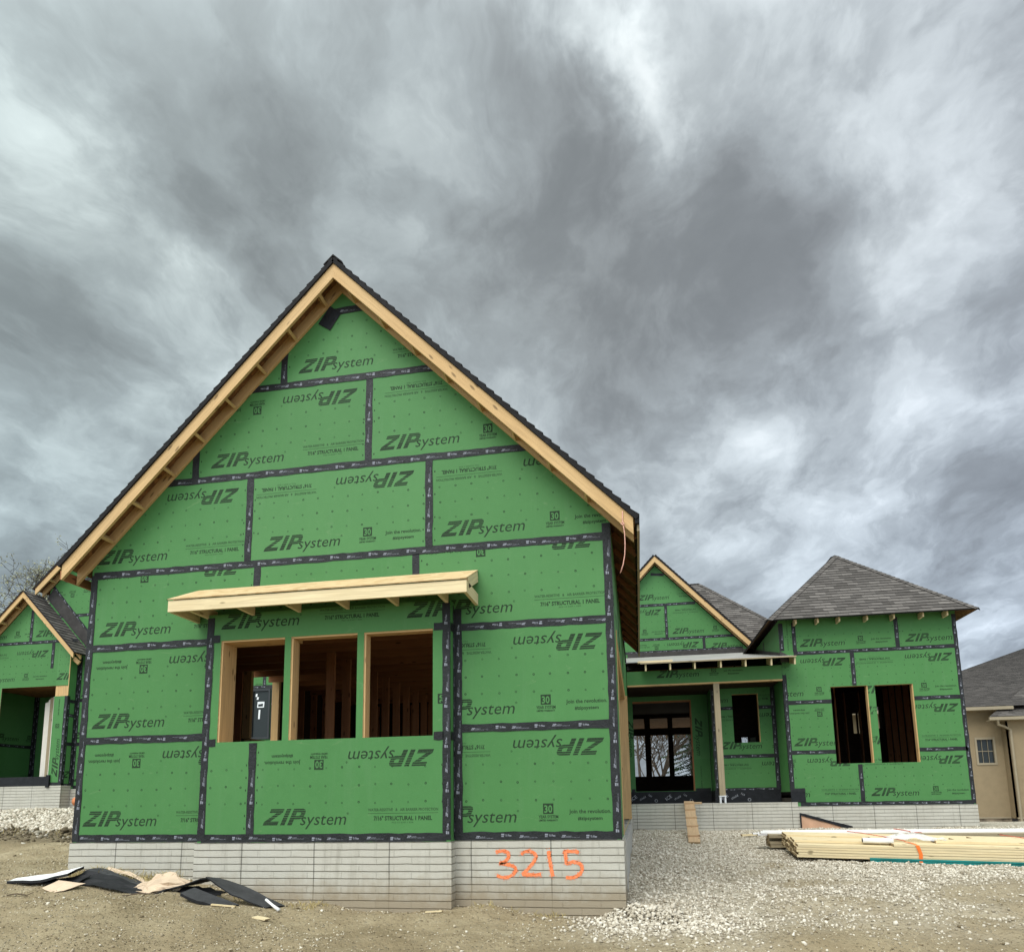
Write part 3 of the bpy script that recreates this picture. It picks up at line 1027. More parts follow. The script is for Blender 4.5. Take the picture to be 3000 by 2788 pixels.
# ---- canopy over the bay
cp = MB(*M('pale_lumber', 'end_grain'))
cx0, cx1, cy0 = -1.925, 1.80, -.59
cp.box(cx0, cy0, 2.695, cx1, cy0 + .038, 2.835)
canopy = cp.build('canopy', house)
for x in (cx0 + .02, cx1 - .02):
    mb = MB(*M('pale_lumber', 'end_grain'))
    mb.box(x - .019, cy0 + .039, 2.695, x + .019, -.004, 2.834)
    mb.build('side_board', canopy)
    mb = MB(*M('pale_lumber', 'end_grain'))
    mb.beam((x, cy0 + .10, 2.835), (x, -.006, 3.06), .038, .135, (0, 0, 1))
    mb.build('sloping_board', canopy)
for x in (-1.66, -1.03, -.41, .22, .85, 1.46):
    mb = MB(*M('pale_lumber', 'end_grain'))
    y1 = BY - .004 if B0 < x < B1 else -.004
    mb.box(x - .019, cy0 + .039, 2.70, x + .019, y1, 2.832)
    mb.build('joist', canopy)
mb = MB(*M('osb_light'))
a, b = Vector((0, cy0 - .012, 2.842)), Vector((0, -.004, 3.125))
nrm = Vector((0, -(b.z - a.z), (b.y - a.y))).normalized() * .013
q = [Vector((cx0, a.y, a.z)), Vector((cx1, a.y, a.z)), Vector((cx1, b.y, b.z)), Vector((cx0, b.y, b.z))]
mb.face([p_ + nrm for p_ in q])
mb.face([q[3], q[2], q[1], q[0]])
for i in range(4):
    j = (i + 1) % 4
    mb.face([q[i], q[j], q[j] + nrm, q[i] + nrm])
mb.build('roof_deck', canopy)

# ---- foundation of the wing
fd = MB(*M('formed_concrete', 'plain_concrete'))
fd.cbox(L - .015, -.02, -1.5, B0 - .02, .2, -.071)
fd.cbox(B0 - .02, BY - .02, -1.5, B1 + .012, .2, -.072)
fd.cbox(B1 + .012, -.02, -1.5, R + .02, .2, -.071)
fd.cbox(R - .2, .2, -1.5, R + .02, .95, -.071)
fd.cbox(R - .2, .95, -1.5, R + .025, 7.0, -.16, 1)
fd.cbox(R - .2, 7.0, -1.5, R + .02, 9.9, -.071)
fd.cbox(L - .015, .2, -1.5, L + .2, 9.3, -.071)
fnd = fd.build('foundation', house)
# the house number sprayed on it
sp_ = None


def stroke(pts, wd=0.036, y=-.0235):
    P = [Vector(q) for q in pts]
    # smooth
    S = []
    for i in range(len(P) - 1):
        p0, p1, p2, p3 = P[max(i - 1, 0)], P[i], P[i + 1], P[min(i + 2, len(P) - 1)]
        for k in range(6):
            t_ = k / 6
            S.append(0.5 * ((2 * p1) + (-p0 + p2) * t_ + (2 * p0 - 5 * p1 + 4 * p2 - p3) * t_ ** 2 + (-p0 + 3 * p1 - 3 * p2 + p3) * t_ ** 3))
    S.append(P[-1])
    prev = None
    for i, q_ in enumerate(S):
        d = (S[min(i + 1, len(S) - 1)] - S[max(i - 1, 0)])
        d.normalize()
        n_ = Vector((-d.y, d.x))
        hw = wd / 2 * (1 + random.uniform(-.13, .13)) * (0.72 if i in (0, len(S) - 1) else 1)
        cur = (q_ + n_ * hw, q_ - n_ * hw)
        if prev:
            sp_.face([(prev[1].x, y, prev[1].y), (cur[1].x, y, cur[1].y), (cur[0].x, y, cur[0].y), (prev[0].x, y, prev[0].y)])
        prev = cur
    # a little overspray
    for _ in range(int(len(S) * 2)):
        q_ = random.choice(S)
        a = random.uniform(0, 6.28)
        rr = wd * random.uniform(.5, .95)
        c_ = (q_.x + math.cos(a) * rr, q_.y + math.sin(a) * rr)
        s_ = random.uniform(.0018, .0045)
        sp_.face([(c_[0] - s_, y, c_[1] - s_), (c_[0] + s_, y, c_[1] - s_), (c_[0] + s_, y, c_[1] + s_), (c_[0] - s_, y, c_[1] + s_)])


sp_ = MB(*M('spray_paint'))
stroke([(1.98, -.20), (2.06, -.185), (2.115, -.20), (2.13, -.25), (2.09, -.30), (2.03, -.322), (2.11, -.335), (2.19, -.36), (2.205, -.41), (2.15, -.46), (2.07, -.48), (1.99, -.455)], y=-.0235)
sp_.build('painted_digit', fnd)
sp_ = MB(*M('spray_paint'))
stroke([(2.27, -.225), (2.32, -.195), (2.39, -.195), (2.44, -.235), (2.42, -.30), (2.35, -.38), (2.28, -.445)])
stroke([(2.28, -.445), (2.36, -.445), (2.44, -.448), (2.495, -.44)], y=-.0241)
sp_.build('painted_digit', fnd)
sp_ = MB(*M('spray_paint'))
stroke([(2.585, -.185), (2.595, -.28), (2.61, -.38), (2.625, -.465)], wd=.042)
sp_.build('painted_digit', fnd)
sp_ = MB(*M('spray_paint'))
stroke([(2.925, -.20), (2.86, -.195), (2.765, -.195), (2.775, -.215)])
stroke([(2.77, -.195), (2.775, -.26), (2.785, -.325), (2.86, -.305), (2.93, -.33), (2.955, -.385), (2.92, -.44), (2.85, -.475), (2.77, -.475)], y=-.0238)
sp_.build('painted_digit', fnd)


# ---- right side wall of the wing with its wide doorway
FR = FXp(R)
outer = [(0, -.07), (9.99, -.07), (9.99, 3.62), (0, 3.62)]
wall_r = wall(FR, outer, [(.85, -.06, 6.95, 2.50)], [(0, -.026, .85, 1.22), (0, 1.22, .85, 2.44), (0, 2.5, 2.4, 3.6), (2.4, 2.5, 4.9, 3.6), (4.9, 2.5, 7.3, 3.6)],
              [(2, .1, 'up', 'a'), (3, 2.6, 'up', 'b')], parent=house)
tape([(FR, .045, -.06, .045, 3.55), (FR, 7.02, -.06, 7.02, 2.5), (FR, 2.4, 2.55, 2.4, 3.5), (FR, 4.9, 2.55, 4.9, 3.5), (FR, 7.05, 1.22, 9.9, 1.22), (FR, 7.05, 2.44, 9.9, 2.44)], wall_r)
mb = MB(*M('new_lumber', 'end_grain'))
for i in range(2):
    mb.box(R - .16, 6.951 + .038 * i - .04, -.06, R + .035, 6.951 + .038 * i - .003, 2.5)
mb.box(R - .16, .851, -.06, R + .012, .888, 2.5)
mb.box(R - .16, .86, 2.44, R - .013, 6.9, 2.50)
mb.build('door_jamb', wall_r)

# ---- left side wall of the wing (seen from inside through the bay)
FL = FXm(L)
outer = [(-9.3, -.07), (0, -.07), (0, 3.55), (-9.3, 3.55)]
wall_l = wall(FL, outer, [(-4.88, 1.56, -3.85, 2.90)], [], [], parent=house, dots=False)
mb = MB(*M('new_lumber', 'end_grain'))
mb.box(L + .013, 4.80, 1.56, L + .16, 4.88, 2.90)
mb.box(L + .013, 3.85, 2.86, L + .16, 4.88, 2.94)
mb.box(L + .013, 3.77, 1.56, L + .16, 3.85, 2.90)
mb.box(L + .013, 3.85, 1.52, L + .16, 4.88, 1.56)
mb.build('window_opening', wall_l)

# ---- inside of the wing
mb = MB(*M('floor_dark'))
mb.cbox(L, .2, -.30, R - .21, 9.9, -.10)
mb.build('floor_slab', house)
mb = MB(*M('osb_shaded', 'floor_dark'))
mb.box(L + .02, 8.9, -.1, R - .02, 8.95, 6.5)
mb.build('partition', house)
for k in range(15):
    x = L + .25 + k * .45
    if x > R - .1:
        break
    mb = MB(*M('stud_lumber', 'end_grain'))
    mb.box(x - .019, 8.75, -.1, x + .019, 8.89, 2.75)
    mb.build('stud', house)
for k in range(12):
    y = .5 + k * .6
    if 3.6 < y < 4.95:
        continue
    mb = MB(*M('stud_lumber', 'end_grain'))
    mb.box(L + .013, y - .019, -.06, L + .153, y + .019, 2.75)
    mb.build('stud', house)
# a partition across the bay's middle window, of bare studs
for k in range(10):
    y = 2.2 + k * .61
    mb = MB(*M('stud_lumber', 'end_grain'))
    mb.box(-1.15, y - .019, -.1, -1.01, y + .019, 2.72)
    mb.build('stud', house)
for k in range(14):
    y = .45 + k * .6
    mb = MB(*M('stud_lumber', 'end_grain'))
    mb.box(L + .02, y - .019, 2.74, R - .17, y + .019, 2.92)
    mb.build('ceiling_joist', house)
mb = MB(*M('osb_shaded'))
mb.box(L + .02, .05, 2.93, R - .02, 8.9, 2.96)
mb.build('ceiling_deck', house)

# ---- roof of the wing
YF, YB = -.30, 17.5
EX = 3.70                         # half width to the end of the rake
ZR = 7.335                        # underside of the deck at the ridge
dk = MB(*M('osb_dark', 'shingle_edge'))
for s in (-1, 1):
    ex = EX + .02
    yb = 7.1 if s > 0 else 9.0
    for (xa, xb, y0, y1) in ((0, ex, YF, yb), (0, EX - .29, yb, YB)):
        A = [(RX + s * xa, y0, ZR - SL * xa), (RX + s * xb, y0, ZR - SL * xb), (RX + s * xb, y1, ZR - SL * xb), (RX + s * xa, y1, ZR - SL * xa)]
        Bq = [(x, y, z + .022) for x, y, z in A]
        if s > 0:
            dk.face(A[::-1] if False else [A[0], A[3], A[2], A[1]])
            dk.face(Bq)
        else:
            dk.face(A)
            dk.face(Bq[::-1])
        for i in range(4):
            j = (i + 1) % 4
            dk.face([A[i], A[j], Bq[j], Bq[i]] if s > 0 else [A[j], A[i], Bq[i], Bq[j]])
deck = dk.build('roof_deck', house)
sh = MB(*M('shingles', 'shingle_edge'))
c45 = math.hypot(1, SL)
for s in (-1, 1):
    ex = EX + .055
    yb = 7.1 if s > 0 else 9.0
    U = Vector((0, 1, 0)) if s > 0 else Vector((0, -1, 0))
    V = Vector((-s, 0, SL)).normalized()
    O = Vector((RX + s * ex, 0, ZR + .062 - SL * ex))
    Lr = ex * c45
    d2 = .33 * c45
    if s > 0:
        poly = [(YF - .02, 0), (yb, 0), (yb, d2), (YB, d2), (YB, Lr), (YF - .02, Lr)]
        shingle_plane(sh, O, U, V, [(YF - .02, 0), (yb, 0), (yb, Lr), (YF - .02, Lr)], .14, .022)
        shingle_plane(sh, O, U, V, [(yb, d2), (YB, d2), (YB, Lr), (yb, Lr)], .14, .022)
    else:
        shingle_plane(sh, O, U, V, [(-yb, 0), (-YF + .02, 0), (-YF + .02, Lr), (-yb, Lr)], .14, .022)
        shingle_plane(sh, O, U, V, [(-YB, d2), (-yb, d2), (-yb, Lr), (-YB, Lr)], .14, .022)
sh.build('shingles', deck)
# dark starter edge under the rake shingles and a ridge cap
mb = MB(*M('shingle_edge', 'shingles'))
for s in (-1, 1):
    a = Vector((RX, YF + .0, ZR + .024))
    b = Vector((RX + s * (EX + .05), YF, ZR + .024 - SL * (EX + .05)))
    mb.beam(a + Vector((0, 0, .012)), b + Vector((0, 0, .012)), .05, .052, (s * SL, 0, 1))
for k in range(60):
    y = YF - .02 + k * .14
    for s in (-1, 1):
        z0 = ZR + .118
        p0, p1 = Vector((RX, y, z0)), Vector((RX + s * .13, y, z0 - .125))
        q0, q1 = Vector((RX, y + .2, z0 - .014)), Vector((RX + s * .13, y + .2, z0 - .139))
        mb.face([p0, p1, q1, q0] if s > 0 else [p0, q0, q1, p1], 1, [(0, 0), (.15, 0), (.15, .2), (0, .2)])
        dn = Vector((0, 0, -.02))
        mb.face([p1 + dn, p1, p0, p0 + dn], 0)
mb.build('ridge_cap', deck)


def rake(xr, y0, y1, zr, half, slope, parent, sides=(-1, 1), depth=.140, step=.61, mname='new_lumber', end=None, block=.038, start=.42):
    """barge board, wall ledger and the blocks between them along a gable's overhang"""
    cz = depth * math.hypot(1, slope) / 2
    for s in sides:
        e = end if end else half
        mb = MB(*M(mname, 'end_grain'))
        # barge board, mitred at the peak and cut plumb at the foot
        for (ya, yb_, nm) in ((y0, y0 + .038, 'barge_board'), (y1 - .042, y1 - .004, 'ledger_board')):
            top = lambda x: zr - slope * x
            v = 2 * cz
            pts = [(0, top(0)), (e, top(e)), (e, top(e) - v * (1.0 if nm == 'barge_board' else .95)), (0, top(0) - v * 1.0)]
            P0 = [Vector((xr + s * x, ya, z)) for x, z in pts]
            P1 = [Vector((xr + s * x, yb_, z)) for x, z in pts]
            uo = random.random() * 9
            Ls = math.hypot(e, e * slope)
            uvq = [(uo, uo + depth), (uo + Ls, uo + depth), (uo + Ls, uo), (uo, uo)]
            mb.face(P0[::-1] if s > 0 else P0, 0, uvq[::-1] if s > 0 else uvq)
            mb.face(P1 if s > 0 else P1[::-1], 0, uvq if s > 0 else uvq[::-1])
            for i in range(4):
                j = (i + 1) % 4
                qd = [P0[i], P0[j], P1[j], P1[i]]
                uq = [(uo, uo), (uo + (Ls if i in (0, 2) else .14), uo), (uo + (Ls if i in (0, 2) else .14), uo + .038), (uo, uo + .038)]
                mb.face(qd if s > 0 else qd[::-1], 0, uq if s > 0 else uq[::-1])
            mb.build(nm, parent)
            mb = MB(*M(mname, 'end_grain'))
        sl_ = start
        Ls = math.hypot(1, slope)
        while sl_ < e * Ls - .05:
            x = sl_ / Ls
            d = Vector((s, 0, -slope)).normalized()
            nn = Vector((s * slope, 0, 1)).normalized()
            c0 = Vector((xr + s * x, y0 + .039, zr - slope * x)) - nn * (depth * .5 + .004)
            c1 = Vector((c0.x, y1 - .043, c0.z))
            mb.beam(c0, c1, block, depth - .012, nn)
            mb.build('lookout', parent)
            mb = MB(*M(mname, 'end_grain'))
            sl_ += step


rake(RX, YF, 0.0, ZR - .004, EX, SL, house)
# eave at the right: rafter tails and sub-fascia
mb = MB(*M('shingle_edge'))
mb.beam((RX + EX + .045, YF - .01, ZR - SL * (EX + .045) - .004), (RX + EX + .045, 7.1, ZR - SL * (EX + .045) - .004), .05, .055)
mb.build('eave_edge', house)
mb = MB(*M('weathered_lumber', 'end_grain'))
mb.beam((R + .325, YF + .04, ZR - SL * (R + .325) - .068), (R + .325, 7.08, ZR - SL * (R + .325) - .068), .03, .12)
mb.build('sub_fascia', house)
for k in range(12):
    y = .15 + k * .61
    mb = MB(*M('stud_lumber', 'end_grain'))
    mb.beam((R + .015, y, ZR - SL * (R + .015) - .062), (R + .31, y, ZR - SL * (R + .31) - .062), .038, .085, (SL, 0, 1))
    mb.build('rafter_tail', house)
mb = MB(*M('stud_lumber', 'end_grain'))
mb.beam((L - .25, YF + .05, ZR - SL * (abs(L) + .22) - .068), (L - .25, 9.0, ZR - SL * (abs(L) + .22) - .068), .03, .12)
mb.build('sub_fascia', house)

# ================================================================== right-hand side: tower, porch, rear gable
TY = 10.0
FT = FY(TY)
TL, TR_, TB = 7.20, 11.225, .10
holes_t = [(8.285, 1.097, 9.128, 2.957), (9.29, 1.093, 10.138, 2.953)]
outer = [(TL, TB), (TR_, TB), (TR_, 4.68), (TL, 4.68)]
PT = [(TL, .163, 8.804, 1.382), (8.804, .163, TR_, 1.382), (TL, 1.382, 9.2, 2.602), (9.2, 1.382, TR_, 2.602), (TL, 2.602, 8.84, 3.821), (8.84, 2.602, TR_, 3.821),
      (TL, 3.821, 7.537, 4.68), (7.537, 3.821, 9.894, 4.68), (9.894, 3.821, TR_, 4.68)]
PRT = [(0, 6.576, 'up', 'b'), (0, 8.675, 'ud', 'a'), (1, 8.987, 'up', 'a'), (1, 11.07, 'ud', 'b'), (2, 7.35, 'up', 'b'), (2, 9.41, 'ud', 'a'), (3, 8.9, 'up', 'b'), (3, 11.083, 'ud', 'a'),
       (4, 6.607, 'up', 'a'), (4, 8.692, 'ud', 'b'), (5, 8.966, 'up', 'a'), (5, 11.073, 'ud', 'b'), (7, 7.654, 'up', 'a'), (8, 10.063, 'up', 'b')]
ROT = [((TL, 3.83, 7.537, 4.68), 7.40, 3.90, 1, [('ink_soft', WRB)])]
wall_t = wall(FT, outer, holes_t, PT, PRT, ROT, parent=house)
tape([(FT, TL + .2, .15, TR_ - .05, .15), (FT, TL + .06, 1.382, 8.285, 1.382), (FT, 10.14, 1.382, TR_ - .05, 1.382), (FT, TL + .06, 2.602, 8.285, 2.602), (FT, 10.14, 2.602, TR_ - .05, 2.602),
      (FT, TL + .3, 3.821, TR_ - .05, 3.821), (FT, 8.804, .2, 8.804, 1.07), (FT, 8.84, 2.97, 8.84, 3.78), (FT, 7.537, 3.86, 7.537, 4.6), (FT, 9.894, 3.86, 9.894, 4.6),
      (FT, TL + .045, .5, TL + .045, 3.30), (FT, TL + .045, 3.9, TL + .045, 4.6), (FT, TR_ - .045, .12, TR_ - .045, 4.6)], wall_t)
for h in holes_t:
    framing(h[0], h[1], h[2] - .02, h[3], TY, house, jl=1, jr=2)
# side walls of the tower
FTm = FXm(TL)
wall_s = wall(FTm, [(-16.0, .45), (-TY, .45), (-TY, 4.68), (-16.0, 4.68)], (), [(-12.4, 3.4, -10, 4.68), (-12.4, 1.4, -10, 2.6)], [(0, -11.9, 'up', 'b')], parent=house)
tape([(FTm, -TY - .045, .5, -TY - .045, 4.6), (FTm, -11.2, .5, -11.2, 3.3), (FTm, -12.2, 3.3, -12.2, 4.6), (FTm, -15.8, 4.05, -10.1, 3.72)], wall_s)
wall_q = wall(FXp(TR_), [(TY, .1), (16, .1), (16, 4.68), (TY, 4.68)], (), [], [], parent=house, dots=False)
fd = MB(*M('formed_concrete', 'plain_concrete'))
fd.cbox(TL + .13, TY - .02, -1.3, TR_ + .015, TY + .2, .099)
fd.cbox(TR_ - .2, TY + .2, -1.3, TR_ + .014, 16.1, .099)
fd.cbox(R - .02, TY - .02, -1.3, TL + .13, TY + .2, .200)
fd.cbox(R + .01, TY + .2, .0, TL - .01, 12.15, .195, 1)
fd.build('foundation', house)
# drainage board set against the tower foundation
mb = MB(*M('tan_board', 'black_membrane'))
pr = [(7.365, -.6), (7.365, -.10), (7.50, -.15), (7.75, -.22), (8.0, -.29), (8.25, -.38), (8.25, -.6)]
prism(mb, FY(TY - .03), pr, (), 0, .012, 0, 0, 0)
bl = [(7.345, -.6), (7.345, -.05), (7.50, -.09), (7.75, -.16), (8.0, -.24), (8.5, -.37), (8.5, -.44), (8.2, -.37), (8.0, -.30), (7.75, -.23), (7.5, -.155), (7.375, -.11), (7.375, -.6)]
prism(mb, FY(TY - .045), bl, (), 0, .02, 1, 1, 1)
mb.build('drainage_board', house)

# ---- tower roof (pyramid front, running back into the main roof)
EZ, EY = 4.585, 9.60
PX, PY, PZ = 9.22, 12.02, 6.88
eL, eR = 6.885, 11.56
sh = MB(*M('shingles', 'shingle_edge'))
dk = MB(*M('osb_dark', 'shingle_edge'))


def roof_tri(p, eave_a, eave_b, tops, mbs, mbd, lift=.02):
    """one slope: eave from a to b (left to right seen from outside), then the upper points"""
    A, Bv = Vector(eave_a), Vector(eave_b)
    U = (Bv - A).normalized()
    tp = [Vector(t_) for t_ in tops]
    V = (tp[0] - A)
    V = (V - U * V.dot(U)).normalized()
    N = U.cross(V)
    poly = [(0, 0), ((Bv - A).length, 0)] + [((t_ - A).dot(U), (t_ - A).dot(V)) for t_ in tp]
    shingle_plane(mbs, A + N * lift, U, V, poly, .14, .014)
    pts = [A, Bv] + tp
    mbd.face([q_ + N * lift for q_ in pts])
    mbd.face([q_ for q_ in pts][::-1])
    for i in range(len(pts)):
        a, b = pts[i], pts[(i + 1) % len(pts)]
        mbd.face([a, b, b + N * lift, a + N * lift], 1)


RB = 18.2
roof_tri(None, (eL, EY, EZ), (eR, EY, EZ), [(PX, PY, PZ)], sh, dk)
roof_tri(None, (eL, 16.2, EZ), (eL, EY, EZ), [(PX, PY, PZ), (PX, RB, PZ)], sh, dk)
roof_tri(None, (eR, EY, EZ), (eR, 16.2, EZ), [(PX, RB, PZ), (PX, PY, PZ)], sh, dk)
tdeck = dk.build('roof_deck', house)
sh.build('shingles', tdeck)


def hipcap(a, b, parent, wdt=.12, step=.13, lift=.045, nn=None):
    mb = MB(*M('shingles', 'shingle_edge'))
    a, b = Vector(a), Vector(b)
    d = (b - a).normalized()
    sd = d.cross(Vector((0, 0, 1))).normalized()
    up = sd.cross(d).normalized()
    n_ = int((b - a).length / step)
    for k in range(n_):
        p0 = a + d * (k * step)
        p1 = p0 + d * (step * 1.35)
        u0 = random.random() * 7
        for s in (-1, 1):
            e = sd * (s * wdt) - up * (wdt * .42)
            q_ = [p0 + up * lift, p0 + up * lift + e, p1 + up * (lift - .014) + e, p1 + up * (lift - .014)]
            mb.face(q_ if s > 0 else q_[::-1], 0, [(u0, u0), (u0 + .12, u0), (u0 + .12, u0 + .13), (u0, u0 + .13)])
            q2 = [p0 + up * (lift - .018), p0 + up * (lift - .018) + e, p0 + up * lift + e, p0 + up * lift]
            mb.face(q2, 1)
    return mb.build('hip_cap', parent)


hipcap((eL, EY, EZ), (PX, PY, PZ), tdeck)
hipcap((eR, EY, EZ), (PX, PY, PZ), tdeck)
hipcap((PX, PY, PZ), (PX, RB, PZ), tdeck)
# rafter tails showing under the tower eave
for x in (7.55, 8.06, 8.55, 9.18, 9.78, 10.42, 10.95):
    mb = MB(*M('pale_lumber', 'end_grain'))
    mb.box(x - .019, EY + .12, EZ - .075, x + .019, TY - .005, EZ + .06)
    mb.build('rafter_tail', house)

# ---- porch: beam, post, back wall, window, entry
fb = FT
beam = wall(fb, [(R + .01, 3.20), (TL, 3.20), (TL, 3.55), (R + .01, 3.55)], (), [(R, 3.20, TL, 3.55)], [(0, 4.157, 'up', 'a', .005)], parent=house, name='porch_beam', dots=False, thick=.14)
mb = MB(*M('new_lumber', 'end_grain'))
mb.box(R + .02, TY + .001, 3.165, TL, TY + .139, 3.198)
mb.build('beam_plate', beam)
mb = MB(*M('weathered_lumber', 'end_grain'))
mb.box(5.542, TY + .003, .385, 5.682, TY + .138, 3.163)
post = mb.build('porch_post', house)
mb = MB(*M('galvanised'))
mb.box(5.53, TY - .008, .355, 5.694, TY + .148, .384)
mb.box(5.535, TY + .0, .203, 5.575, TY + .14, .354)
mb.box(5.648, TY + .0, .203, 5.688, TY + .14, .354)
mb.build('post_base', post)
PY_ = 11.25
FP = FY(PY_)
outer = [(5.58, .2), (TL, .2), (TL, 3.5), (5.58, 3.5)]
hw = (6.128, 1.752, 6.792, 3.035)
PP = [(5.58, .5, TL, 1.394), (5.58, 1.394, TL, 2.669), (5.58, 2.669, TL, 3.5)]
wall_p = wall(FP, outer, [hw], PP, [(0, 7.83, 'ud', 'b'), (1, 5.76, 'up', 'a', .04), (1, 7.85, 'ud', 'b'), (2, 4.975, 'up', 'b')], parent=house)
tape([(FP, 5.62, .53, TL - .02, .53), (FP, 5.62, 1.394, TL - .02, 1.394), (FP, 5.62, 2.669, 6.128, 2.669), (FP, 6.79, 2.669, TL - .02, 2.669), (FP, TL - .05, .5, TL - .05, 3.3), (FP, 5.63, .5, 5.63, 3.3)], wall_p)
framing(hw[0], hw[1], hw[2] - .015, hw[3], PY_, house, jl=1, jr=1)
EYW = 12.2
FE = FY(EYW)
mb = MB(*M('osb_shaded'))
mb.box(R + .02, TY + .142, 3.20, TL - .02, EYW - .01, 3.24)
mb.build('porch_ceiling', house)
he = (3.515, .53, 5.135, 3.06)
outer = [(3.30, .2), (5.60, .2), (5.60, 3.5), (3.30, 3.5)]
CR = [('ink', LOGO)]
ROT = [((5.135, .5, 5.6, 3.5), 5.22, 2.55, 3, CR), ((3.30, .5, 3.515, 3.5), 3.345, 2.55, 3, CR), ((5.135, .5, 5.6, 3.5), 5.30, 1.2, 3, [('ink_soft', WRB)])]
wall_e = wall(FE, outer, [he], [(3.30, .5, 5.6, 1.4), (3.3, 1.4, 5.6, 2.67)], [], ROT, parent=house, dots=False)
wall_n = wall(FXm(5.58), [(-12.2, .2), (-11.25, .2), (-11.25, 3.5), (-12.2, 3.5)], (), [], [], parent=house, dots=False)
tape([(FXm(5.58), -11.30, .5, -11.30, 3.4), (FXm(5.58), -12.15, .5, -12.15, 3.4), (FE, 3.4, .55, 3.5, .55), (FE, 5.15, .55, 5.55, .55)], wall_e)
mb = MB(*M('stud_lumber', 'end_grain', 'pale_lumber'))
mb.box(he[0], EYW + .0, he[1] - .04, he[2], EYW + .14, he[1] - .002, 2)
mb.box(he[2] - .038, EYW + .014, he[1], he[2], EYW + .15, he[3])
mb.box(he[0], EYW + .014, he[3] - .04, he[2] - .04, EYW + .15, he[3])
mb.build('door_opening', wall_e)
# black membrane lapped over the floor rim, with its pale print
mb = MB(*M('black_membrane', 'membrane_print'))
FP2, FE2 = FY(PY_ - .012), FY(EYW - .012)
for fr, x0, x1 in ((FP2, 5.56, TL), (FE2, 3.31, 5.57)):
    n_ = 18
    for i in range(n_):
        a, b = x0 + (x1 - x0) * i / n_, x0 + (x1 - x0) * (i + 1) / n_
        mb.face([fr.at(a, .201), fr.at(b, .201), fr.at(b, .52, random.uniform(0, .004)), fr.at(a, .52, random.uniform(0, .004))])
mb.face([(5.568, 11.24, .201), (5.568, 11.24, .52), (5.568, 12.19, .52), (5.568, 12.19, .201)])
for fr, x0, x1 in ((FP2, 5.75, 7.0), (FE2, 3.4, 5.3)):
    xx = x0
    while xx < x1 - .5:
        for s_, sz, dx, dz_, rot in (('ICE', .13, 0, .05, .6), ('shield', .085, .22, .06, .5), ('169', .075, .45, .20, -.6), ('O', .12, .60, .04, -.5)):
            for tr in text2d(s_, sz):
                mb.face([fr.at(xx + dx + a * math.cos(rot) - b * math.sin(rot), .215 + dz_ + a * math.sin(rot) + b * math.cos(rot), .007) for a, b in tr], 1) if all(.205 < .215 + dz_ + a * math.sin(rot) + b * math.cos(rot) < .51 for a, b in tr) else None
        xx += .95
mb.build('rim_membrane', house)
mb = MB(*M('black_membrane'))
mb.box(TL - .01, TY - .012, .20, TL + .32, TY - .003, .475)
mb.build('corner_membrane', house)
tape([(FY(TY - .013), TL - .02, .49, TL + .32, .49, .075)], wall_t, printed=False)
# porch roof: low slope under white membrane
z_at = lambda y: 3.655 + (y - 9.4) * (5.085 - 3.655) / 6.6
mb = MB(*M('white_membrane', 'weathered_lumber', 'osb_dark'))
for x0, x1, y0, y1 in ((R + .37, 7.42, 9.4, 9.985), (R - .2, TL - .02, 9.985, 15.98)):
    n_ = 8
    for i in range(n_):
        a, b = x0 + (x1 - x0) * i / n_, x0 + (x1 - x0) * (i + 1) / n_
        mb.face([(a, y0, z_at(y0)), (b, y0, z_at(y0)), (b, y1, z_at(y1)), (a, y1, z_at(y1))])
    mb.face([(x0, y1, z_at(y1) - .03), (x1, y1, z_at(y1) - .03), (x1, y0, z_at(y0) - .03), (x0, y0, z_at(y0) - .03)], 2)
mb.box(R + .36, 9.375, 3.625, 7.425, 9.40, 3.656, 1)
proof = mb.build('porch_roof', house)
for x in (3.89, 4.485, 5.075, 5.69, 6.27, 6.865, 7.40):
    mb = MB(*M('pale_lumber', 'end_grain'))
    mb.beam((x, 9.45, z_at(9.45) - .125), (x, 10.0, z_at(10.0) - .125), .038, .16)
    mb.build('rafter_tail', house)
mb = MB(*M('grey_underlay', 'black_membrane'))
wl = lambda y: z_at(y)
mb.face([(TL - .016, 9.99, z_at(9.99)), (TL - .016, 9.99, 3.86), (TL - .016, 15.9, 5.2), (TL - .016, 15.9, z_at(15.9))][::-1])
mb.face([(TL - .02, TY - .016, 3.62), (7.46, TY - .016, 3.60), (7.46, TY - .016, 3.70), (7.36, TY - .016, 3.79), (TL - .02, TY - .016, 3.90)])
mb.face([(R, 15.97, 5.03), (TL, 15.97, 5.03), (TL, 15.97, 5.24), (R, 15.97, 5.24)])
mb.build('roof_flashing', house)
mb = MB(*M('pale_lumber', 'end_grain'))
mb.box(3.70, 9.5, z_at(9.5) + .002, 4.55, 9.62, z_at(9.62) + .022)
tag(mb.build('board', None), 'loose pale board lying on the white porch roof', 'board')

